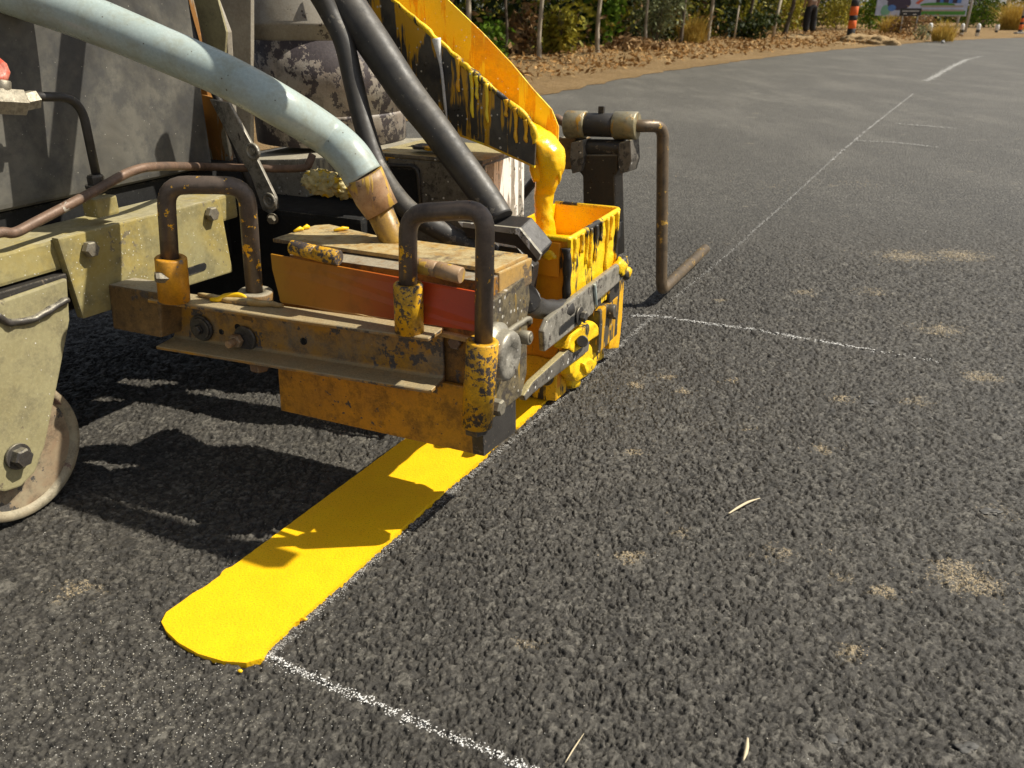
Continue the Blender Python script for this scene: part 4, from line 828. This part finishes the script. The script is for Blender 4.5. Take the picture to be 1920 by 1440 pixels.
def leaves(P_, size, aspect=2.2, droop=.5):
    P_ = np.asarray(P_); n = len(P_); a = rng.random(n) * 6.283; el = rng.normal(-droop, .5, n)
    d = np.stack([np.cos(a) * np.cos(el), np.sin(a) * np.cos(el), np.sin(el)], 1); r = rng.normal(size=(n, 3)); w = np.cross(d, r); w /= np.linalg.norm(w, axis=1, keepdims=True) + 1e-9
    L = (size * rng.uniform(.6, 1.4, n))[:, None]; W = L / aspect / 2
    nrm = np.cross(d, w)
    V = np.stack([P_, P_ + d * L * .45 + w * W + nrm * L * .05, P_ + d * L, P_ + d * L * .45 - w * W + nrm * L * .05], 1).reshape(-1, 3)
    return V, np.arange(n * 4).reshape(n, 4)
def blades(cx, cy, z0, rad, num, h, wd, lean=.35):
    n = num; a = rng.random(n) * 6.283; r_ = rad * np.sqrt(rng.random(n)); x, y = cx + r_ * np.cos(a), cy + r_ * np.sin(a)
    la = rng.random(n) * 6.283; ln = rng.random(n) * lean; hh = h * rng.uniform(.45, 1.0, n) * (1 - .35 * r_ / max(rad, 1e-6)); wa = rng.random(n) * 6.283
    wx, wy = np.cos(wa) * wd, np.sin(wa) * wd
    def lev(t, k): return np.stack([x + np.cos(la) * ln * hh * t * t, y + np.sin(la) * ln * hh * t * t, z0 + hh * t * (1 - .15 * ln * t)], 1), k
    V = []
    for t, k in ((0, 1.0), (.5, .85), (.85, .5)):
        p, _ = lev(t, k); V.append(p + np.stack([wx * k, wy * k, 0 * wx], 1)); V.append(p - np.stack([wx * k, wy * k, 0 * wx], 1))
    p, _ = lev(1.0, 0); V.append(p + np.stack([wx * .1, wy * .1, 0 * wx], 1)); V.append(p - np.stack([wx * .1, wy * .1, 0 * wx], 1))
    V = np.stack(V, 1).reshape(-1, 3); F_ = []
    base = (np.arange(n) * 8)[:, None]
    F_ = np.concatenate([base + np.array([[0, 1, 3, 2]]), base + np.array([[2, 3, 5, 4]]), base + np.array([[4, 5, 7, 6]])])
    return V, F_
wood_px = [(560, 170), (760, 145), (880, 124), (1000, 112), (1100, 99), (1200, 91), (1300, 83), (1400, 77), (1470, 68), (1530, 55), (1620, 51), (1720, 50), (1830, 48), (1960, 47)]
wood = [G(*p) for p in wood_px]
wlen = [0]
for i in range(len(wood) - 1): wlen.append(wlen[-1] + (wood[i + 1] - wood[i]).length)
def along(s):
    s = min(max(s, 0), wlen[-1] - 1e-4)
    for i in range(len(wood) - 1):
        if s <= wlen[i + 1]:
            d = (wood[i + 1] - wood[i]).normalized(); return wood[i] + d * (s - wlen[i]), Vector((-d.y, d.x, 0))
def woodpts(num, d0, d1, h0, h1, clump=0):
    out = []
    while len(out) < num:
        p, q = along(rng.random() * wlen[-1]); dd = d0 + (d1 - d0) * rng.random(); c = p + q * dd; z = h0 + (h1 - h0) * rng.random() ** 1.3
        if clump:
            for _ in range(clump): out.append((c.x + rng.normal() * .25, c.y + rng.normal() * .25, max(.03, z + rng.normal() * .18)))
        else: out.append((c.x, c.y, z))
    return np.array(out[:num])
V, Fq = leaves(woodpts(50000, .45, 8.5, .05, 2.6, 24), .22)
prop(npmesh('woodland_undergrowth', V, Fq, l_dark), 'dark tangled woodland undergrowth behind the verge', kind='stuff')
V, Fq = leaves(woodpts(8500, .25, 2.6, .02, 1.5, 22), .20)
prop(npmesh('sunlit_undergrowth', V, Fq, leafmat('olive_leaves', ((.045, .055, .008), (.19, .18, .018), (.42, .35, .04)))), 'sunlit green leaves along the front of the woodland', kind='stuff')  # brighter olive puts sunlight into the colour of the front leaves
V, Fq = leaves(woodpts(7000, 0, 4.5, .01, .8, 10), .14, 2.6, .2)
prop(npmesh('dry_undergrowth', V, Fq, l_brown), 'dry brown twigs and leaves under the trees', kind='stuff')
# fallen leaves on the verge
pts = []
for _ in range(12500):
    t_ = rng.random(); i = int(t_ * (len(wood_px) - 4)); p, q = along(rng.random() * wlen[-1] * .62); 
    w_ = -rng.random() ** 1.15 * 6.0 + .8
    c = p + q * w_; pts.append((c.x, c.y, .05 + rng.random() * .05))
pts = np.array(pts)
de = np.array([[p.x, p.y] for p in dense])
def edge_side(P_):
    out = np.zeros(len(P_), bool)
    for k0 in range(0, len(P_), 2000):
        Q = P_[k0:k0 + 2000, :2]; D = ((Q[:, None, :] - de[None]) ** 2).sum(2); i = D.argmin(1); i2 = np.clip(i, 1, len(de) - 2)
        d = de[i2 + 1] - de[i2 - 1]; d /= np.linalg.norm(d, axis=1, keepdims=True); out[k0:k0 + 2000] = ((Q - de[i2]) * np.stack([-d[:, 1], d[:, 0]], 1)).sum(1) > .22
    return out
pts = pts[edge_side(pts)]
V, Fq = leaves(pts, .085, 2.6, .0)
V[:, 2] = np.clip(V[:, 2], .03, None)
l_lit = leafmat('fallen_leaves', ((.11, .050, .015), (.32, .165, .05), (.60, .40, .18)), .8, .05)
prop(npmesh('leaf_litter', V, Fq, l_lit), 'tan fallen leaves covering the verge', kind='stuff')

# trees whose trunks show
crown_protos = []
def crown_mesh(seed):
    r2 = np.random.default_rng(seed); P_ = []
    for _ in range(26):
        c = r2.normal(size=3) * (.85, .85, .7); P_.append(c + r2.normal(size=(70, 3)) * .32)
    P_ = np.concatenate(P_); V, Fq = leaves(P_, .22); return V, Fq
def tree(px, py, wpx, lean, dark, label, crown=True, hgt=3.6):
    p = G(px, py, .03); r_ = wpx * p.y / F / 2; root = empty('tree', p); prop(root, label, 'tree', 'trees at the edge of the woodland')
    bm = B(); rr = random.Random(px); pts = [Vector((lean * z + rr.uniform(-.03, .03), rr.uniform(-.03, .03), z)) for z in (-.05, .4, .9, 1.6, 2.4, hgt)]
    tube(bm, catmull(pts, 5), [r_ * 1.35, r_, r_ * .95, r_ * .9, r_ * .7, r_ * .4], 10, wob=r_ * .15)
    for k in range(4):
        z = rr.uniform(1.5, 2.9); a = rr.uniform(0, 6.28); L = rr.uniform(.6, 1.1); b0 = Vector((lean * z, 0, z)); tube(bm, [b0, b0 + Vector((math.cos(a) * L * .5, math.sin(a) * L * .5, L * .45)), b0 + Vector((math.cos(a) * L, math.sin(a) * L, L * .7))], [r_ * .4, r_ * .25, r_ * .1], 7)
    obj('trunk', bm, m_darkbark if dark else m_bark, root)
    V, Fq = crown_mesh(px); V = V * (1.25, 1.25, .8) + (lean * hgt, 0, hgt + .25); npmesh('crown', V, Fq, l_dark if px % 2 else l_green, root)
for a in ((881, 118, 9, -.02, False, 'slim pale tree trunk just right of the yellow chute edge'),
          (946, 112, 5, .03, True, 'thin dark sapling between two pale trunks near the chute'),
          (1010, 116, 7, .05, False, 'straight pale grey tree trunk standing alone in front of dry leaves'),
          (1120, 101, 7, .03, False, 'pale tree trunk with bright green leaves round its foot'),
          (1209, 88, 5, .0, False, 'thin half-hidden trunk inside the grey-green bush'),
          (1275, 84, 6, .03, True, 'brown trunk rising out of the golden dry grass'),
          (1328, 79, 6, .02, False, 'slim pale trunk right of the golden dry grass'),
          (1398, 73, 6, .06, True, 'dark trunk leaning right in the shaded thicket'),
          (1472, 66, 7, .12, True, 'brown trunk leaning right behind the pale fence post'),
          (1646, 58, 10, -.01, True, 'thick dark trunk left of the billboard'),
          (1880, 53, 7, .03, False, 'pale trunk among golden bamboo at the far right bank')): tree(*a)
# bushes and grass clumps
def bush(px, py, wpx, hpx, mat, label, num=900, size=.13, name='bush'):
    p = G(px, py, .03); s = p.y / F; rw, hh = wpx * s / 2, hpx * s; root = empty(name, p); prop(root, label, 'bush' if name == 'bush' else 'grass clump')
    if name == 'bush':
        P_ = []
        for _ in range(9):
            c = np.array([rng.normal() * rw * .5, rng.normal() * rw * .5, hh * rng.uniform(.2, .85)]); P_.append(c + rng.normal(size=(num // 9, 3)) * (rw * .28, rw * .28, hh * .16))
        P_ = np.concatenate(P_); P_[:, 2] = np.clip(P_[:, 2], .02, None); V, Fq = leaves(P_, size); npmesh('foliage', V, Fq, mat, root)
        bm = B()
        for k in range(5):
            a = rng.random() * 6.28; tube(bm, [Vector((0, 0, -.03)), Vector((math.cos(a) * rw * .3, math.sin(a) * rw * .3, hh * .4)), Vector((math.cos(a) * rw * .6, math.sin(a) * rw * .6, hh * .8))], [.014, .01, .004], 6)
        obj('stem', bm, m_darkbark, root)
    else:
        V, Fq = blades(0, 0, -.02, rw * .75, num, hh * 1.1, .005 + .003 * (hh > .6), .9); npmesh('blades', V, Fq, mat, root)
bush(915, 112, 60, 60, l_green, 'dark green bush beside the upper end of the yellow chute', 700)
bush(965, 106, 60, 80, l_brown, 'brown dry bush of dead leaves left of the straight pale trunk', 700)
bush(1050, 104, 70, 85, l_yel, 'yellow-green bush right of the straight pale trunk', 900)
bush(1128, 88, 60, 90, l_green, 'bright green broad-leaved shrub at the pale tree trunk', 700, .2)
bush(1228, 86, 70, 85, l_grey, 'grey-green bush left of the golden dry grass', 1300, .1)
bush(1298, 82, 62, 62, l_gold, 'tall golden dry grass clump at the woodland edge', 420, name='grass_clump')
bush(1165, 96, 90, 24, l_brown, 'low heap of dead brown brush between pale trunk and grey-green bush', 500)
bush(1410, 76, 90, 50, l_dark, 'dark shaded thicket left of the pale fence post', 900)
bush(1565, 56, 66, 75, l_yel, 'yellow-green bush behind the person and striped pole', 1400, .12)
bush(1478, 62, 40, 60, l_yel, 'olive bush right of the pale fence post', 800, .12)
bush(1630, 59, 44, 70, l_green, 'green leafy bush between striped pole and billboard', 900, .13)
bush(1668, 64, 46, 40, l_gold, 'dry tan grass under the left end of the billboard', 500, name='grass_clump')
bush(1705, 66, 60, 36, l_brown, 'brown dry bush under the small dark sign', 600, .12)
bush(1767, 76, 46, 42, l_gold, 'golden grass clump between two white guide posts', 380, name='grass_clump')
bush(1728, 74, 26, 24, l_grey, 'small greyish twiggy weed left of the nearest guide post', 250, .06)
bush(1845, 54, 70, 60, l_green, 'dark green bush right of the leaning grey pole', 1200, .14)
bush(1897, 58, 50, 62, l_gold, 'golden tall dry bamboo on the far right bank', 900, name='grass_clump')
# verge objects
bm = B(); p0 = G(1448, 75, 0); s = p0.y / F; tube(bm, [Vector((0, 0, -.05)), Vector((.03, 0, 30 * s)), Vector((.11, 0, 66 * s))], [.05, .045, .042], 12, wob=.004); o = obj('fence_post', bm, m_bark, loc=p0); prop(o, 'short leaning pale wooden fence post by the verge', 'post')
bm = B(); p0 = G(1375, 82, 0); s = p0.y / F; tube(bm, [Vector((0, 0, -.05)), Vector((.05, 0, 62 * s))], [.022, .018], 10, wob=.004); o = obj('thin_stake', bm, m_bark, loc=p0); prop(o, 'thin upright stake left of the fence post', 'stake')
m_pconc = worn('grey_concrete', (.45, .44, .42), (.36, .35, .33), grime=.3, rgh=.8, scale=4); m_pblack = worn('black_band_paint', (.02, .02, .02), grime=.1, rgh=.5); m_porange = worn('orange_band_paint', (.85, .16, .02), (.75, .13, .02), grime=.2, rgh=.5); m_pwhite = worn('white_post_paint', (.80, .79, .75), (.7, .68, .62), grime=.25, grimec=(.3, .25, .18), rgh=.6, scale=6)
def band_pole(px, py, wpx, bands, top, label, foot=False):
    p0 = G(px, py, 0); s = p0.y / F; r_ = wpx * s / 2; root = empty('utility_pole', p0); prop(root, label, 'pole', 'striped utility poles')
    z = -.05
    for q, mat, nm in bands:
        z1 = q * s; bm = B(); cyl(bm, (0, 0, z), (0, 0, z1), r_ + (.004 if mat is not m_pconc else 0), 20, bev=.002); obj(nm, bm, mat, root); z = z1
    bm = B(); cyl(bm, (0, 0, z), (0, 0, z + 5), r_ * .86, 20, r2=r_ * .6); obj('shaft', bm, m_pconc, root)
    if foot: bm = B(); box(bm, (-r_ * 2.6, -r_ * 2, -.05), (r_ * 1.5, r_ * 2, .10), .02); obj('concrete_foot', bm, m_pconc, root)
band_pole(1593, 77, 13, ((20, m_pblack, 'black_band'), (33, m_porange, 'orange_band'), (41, m_pblack, 'black_band'), (55, m_porange, 'orange_band'), (65, m_pblack, 'black_band')), 1, 'utility pole with black and orange bands standing by earth heaps')
band_pole(1911, 66, 6, ((9, m_pblack, 'black_band'), (17, m_porange, 'orange_band'), (21, m_pblack, 'black_band'), (27, m_porange, 'orange_band'), (31, m_pblack, 'black_band')), 1, 'distant black and orange banded pole on a concrete foot at the far bend', True)
for x, y, h_, w_, lab in ((1740, 76, 28, 7.5, 'white guide post with black band, nearest one, left of the golden grass clump'), (1801, 70, 22, 6.5, 'white guide post with black band just left of the leaning grey pole'), (1831, 70, 22, 6.5, 'white guide post with black band just right of the leaning grey pole')):
    p0 = G(x, y, 0); s = p0.y / F; r_ = w_ * s / 2; root = empty('guide_post', p0); prop(root, lab, 'guide post', 'white guide posts along the bend')
    bm = B(); lathe(bm, (0, 0, -.03), (0, 0, 1), [(0, r_), (.03 + h_ * s * .86, r_), (.03 + h_ * s * .96, r_ * .75), (.03 + h_ * s, r_ * .3)], 20); obj('post', bm, m_pwhite, root)
    bm = B(); cyl(bm, (0, 0, h_ * s * .34), (0, 0, h_ * s * .56), r_ + .003, 20, bev=.001); obj('black_band', bm, m_pblack, root)
p0 = G(1867, 64, 0); s = p0.y / F; root = empty('guide_post', p0); prop(root, 'greyish stubby guide post with black base, farthest right of the posts', 'guide post', 'white guide posts along the bend')
bm = B(); cyl(bm, (0, 0, 6 * s), (0, 0, 15 * s), 3.4 * s, 16); obj('post', bm, m_pwhite, root); bm = B(); cyl(bm, (0, 0, -.02), (0, 0, 6 * s), 2.4 * s, 16); obj('black_band', bm, m_pblack, root)
p0 = G(1809, 64, 0); s = p0.y / F; bm = B(); tube(bm, [Vector((0, 0, -.05)), Vector((.02, 0, 1.2)), Vector((.10, 0, 4.0))], [.045, .04, .03], 12); o = obj('metal_pole', bm, m_pconc, loc=p0); prop(o, 'plain grey metal pole leaning slightly between two guide posts', 'pole')
# earth heaps
for x, y, rx, rz, lab, seed in ((1497, 77, .45, .16, 'low heap of brown earth at the feet of the person', 1.0), (1612, 82, .55, .22, 'orange-brown earth heap at the foot of the striped pole', 2.0), (1652, 84, .42, .17, 'pale earth heap right of the striped pole', 3.0), (1560, 84, .7, .06, 'flat spread of brown earth left of the striped pole', 4.0)):
    p0 = G(x, y, 0); bm = B(); blob(bm, (0, 0, 0), (rx, rx * .7, rz), .35, 2.4, 4, seed); rough(bm, .02, 9); o = obj('earth_heap', bm, m_soil, loc=p0); prop(o, lab, 'earth heap')
for x, y, lab in ((1768, 79, 'small grey stone on the road edge below the golden grass'), (1698, 67, 'pale stone on the grass left of the nearest guide post')):
    p0 = G(x, y, .02); bm = B(); blob(bm, (0, 0, 0), (.05, .05, .04), .3, 2, 2, x); o = obj('stone', bm, m_pconc, loc=p0); prop(o, lab, 'stone')
# fence wires and low sign, billboard
D = 33.0
def panel(root, x0, y0, x1, y1, D, mat, name, th=.02, dy=0.0):
    a, b_ = GD(x0, y0, D), GD(x1, y1, D); bm = B(); box(bm, (a.x - root.location.x, -dy - root.location.y + D, b_.z), (b_.x - root.location.x, -dy - root.location.y + D + th, a.z)); return obj(name, bm, mat, root)
def flat(name, col, rgh=.5):
    m, t, b = newmat(name); n = N(t); v = n.coord(); g = n.noise(v, 6, 5, .6); n.link(n.mix(n.ramp(g, .3, .7), col, tuple(q * .75 for q in col)), b.inputs['Base Color']); b.inputs['Roughness'].default_value = rgh; return m
m_bsky = flat('billboard_pale_blue', (.50, .56, .75)); m_bgreen = flat('billboard_green', (.07, .28, .03)); m_bpurp = flat('billboard_purple', (.045, .03, .07)); m_bred = flat('billboard_red', (.7, .14, .07)); m_bblue = flat('billboard_blue', (.08, .22, .6)); m_bgrey = flat('billboard_grey_band', (.42, .36, .33)); m_bteal = flat('billboard_teal', (.18, .42, .30))
bb = empty('billboard', Vector((GD(1735, 30, D).x, D, 0))); prop(bb, 'large colourful billboard with pale blue sky and green fields behind dry bushes', 'billboard')
panel(bb, 1657, -70, 1811, 29, D, m_bsky, 'board', .05)
panel(bb, 1655, 28.2, 1812, 30.5, D, m_pconc, 'board_frame', .06, .01)
pic = panel(bb, 1728, 20, 1809, 27.8, D, m_bgreen, 'picture', .004, .006)
def sub(x0, y0, x1, y1, mat, dy): panel(bb, x0, y0, x1, y1, D, mat, 'picture', .004, dy)
sub(1728, 10, 1806, 13.5, m_bgrey, .012); sub(1728, 18, 1806, 21, m_bgrey, .012)
def disc(x, y, rx, ry, mat, dy):
    c = GD(x, y, D); s = D / F; bm = B(); pts = [(c.x - bb.location.x + math.cos(a) * rx * s, -dy, c.z + math.sin(a) * ry * s) for a in np.linspace(0, 6.283, 28)[:-1]]; prism(bm, pts, (0, .003, 0)); obj('picture', bm, mat, bb)
disc(1758, 9, 30, 3.5, m_bgreen, .009); disc(1686, 6, 20, 11, m_bpurp, .009); disc(1672, -14, 12, 14, m_bpurp, .010); disc(1672, 15, 7, 5, m_bblue, .012); disc(1660, 20, 8, 9, m_bteal, .008); disc(1698, -4, 10, 8, m_bpurp, .012)
for k in range(6): sub(1758 + k * 8, -12 - (k % 3) * 6, 1762 + k * 8, 6, m_bblue if k % 2 else m_bpurp, .008)
c0 = GD(1722, 3, D); bm = B(); pts = [GD(x, y, D) - bb.location for x, y in ((1716, 6), (1732, -6), (1740, -6), (1722, 8))]; prism(bm, [(p.x, -.014, p.z) for p in pts], (0, .003, 0)); obj('picture', bm, m_bred, bb)
for x in (1668, 1735, 1800):
    a = GD(x, 29, D); bm = B(); cyl(bm, (a.x - bb.location.x, .08, -.05), (a.x - bb.location.x, .08, a.z + 1.5), .04, 10); obj('leg', bm, m_pconc, bb)
D2 = 29.0; sg = empty('small_sign', Vector((GD(1708, 30, D2).x, D2, 0))); prop(sg, 'small dark rectangular sign with pale lines in front of the billboard', 'sign')
panel(sg, 1689, 15.5, 1726, 30, D2, m_pblack, 'board', .03)
for x0, y0, x1, y1 in ((1692, 19.5, 1723, 22), (1694, 25.2, 1700, 26.6), (1712, 26.2, 1718, 27.6)): panel(sg, x0, y0, x1, y1, D2, m_pwhite if y0 > 23 else m_pconc, 'lettering', .004, .006)
for x in (1694, 1722):
    a = GD(x, 30, D2); bm = B(); cyl(bm, (a.x - sg.location.x, .05, -.05), (a.x - sg.location.x, .05, a.z + .15), .02, 8); obj('leg', bm, m_pconc, sg)
# person standing on the verge, dark trousers, light shirt
pp0 = G(1515, 67, .02)
def skin_body(name, chains, mat, parent, sub=2):
    me = bpy.data.meshes.new(name); vs = []; es = []; rs = []; idx = {}
    for ch in chains:
        prev = None
        for p, r_ in ch:
            key = tuple(round(q, 4) for q in p)
            if key not in idx: idx[key] = len(vs); vs.append(p); rs.append(r_)
            if prev is not None: es.append((prev, idx[key]))
            prev = idx[key]
    me.from_pydata(vs, es, []); me.update(); o = bpy.data.objects.new(name, me); C.objects.link(o); o.parent = parent; me.materials.append(mat)
    mod = o.modifiers.new('skin', 'SKIN'); mod.use_smooth_shade = True; sb_ = o.modifiers.new('sub', 'SUBSURF'); sb_.levels = sub; sb_.render_levels = sub
    for i, r_ in enumerate(rs): me.skin_vertices[0].data[i].radius = (r_, r_)
    me.skin_vertices[0].data[0].use_root = True; return o
person = empty('person', pp0, R(200)); prop(person, 'person in dark trousers and light shirt standing on the verge', 'person')
m_skin = flat('skin', (.32, .19, .12)); m_trou = flat('dark_trousers', (.012, .011, .012), .8); m_shirt = flat('light_shirt', (.72, .70, .66), .8); m_hair = flat('black_hair', (.015, .012, .01)); m_vest = flat('orange_trim', (.8, .18, .04))
hip = (0, 0, .92); ch = (0, 0, 1.30); nk = (0, 0, 1.47)
chains = [[(hip, .13), ((0, 0, 1.1), .12), (ch, .14), (nk, .055), ((0, -.02, 1.58), .075), ((0, -.02, 1.68), .085)]]
for s in (-1, 1):
    chains.append([(hip, .13), ((s * .10, 0, .86), .085), ((s * .11, -.01, .48), .055), ((s * .12, .02, .09), .038), ((s * .12, -.12, .03), .030)])
    chains.append([(ch, .14), ((s * .19, 0, 1.38), .055), ((s * .25, .02, 1.12), .042), ((s * .25, -.05, .88), .03), ((s * .25, -.06, .80), .028)])
skin_body('body', chains, m_skin, person)
skin_body('trousers', [[((0, 0, .98), .145), (hip, .15)]] + [[(hip, .15), ((s * .11, 0, .84), .125), ((s * .125, -.008, .48), .115), ((s * .135, .015, .10), .10)] for s in (-1, 1)], m_trou, person)
skin_body('shirt', [[((0, 0, .96), .152), ((0, 0, 1.1), .145), (ch, .158), ((0, 0, 1.42), .09)]] + [[(ch, .158), ((s * .19, 0, 1.385), .072), ((s * .235, .015, 1.2), .062)] for s in (-1, 1)], m_shirt, person)
skin_body('hair', [[((0, .0, 1.70), .088), ((0, .03, 1.66), .085), ((0, .05, 1.60), .06)]], m_hair, person)
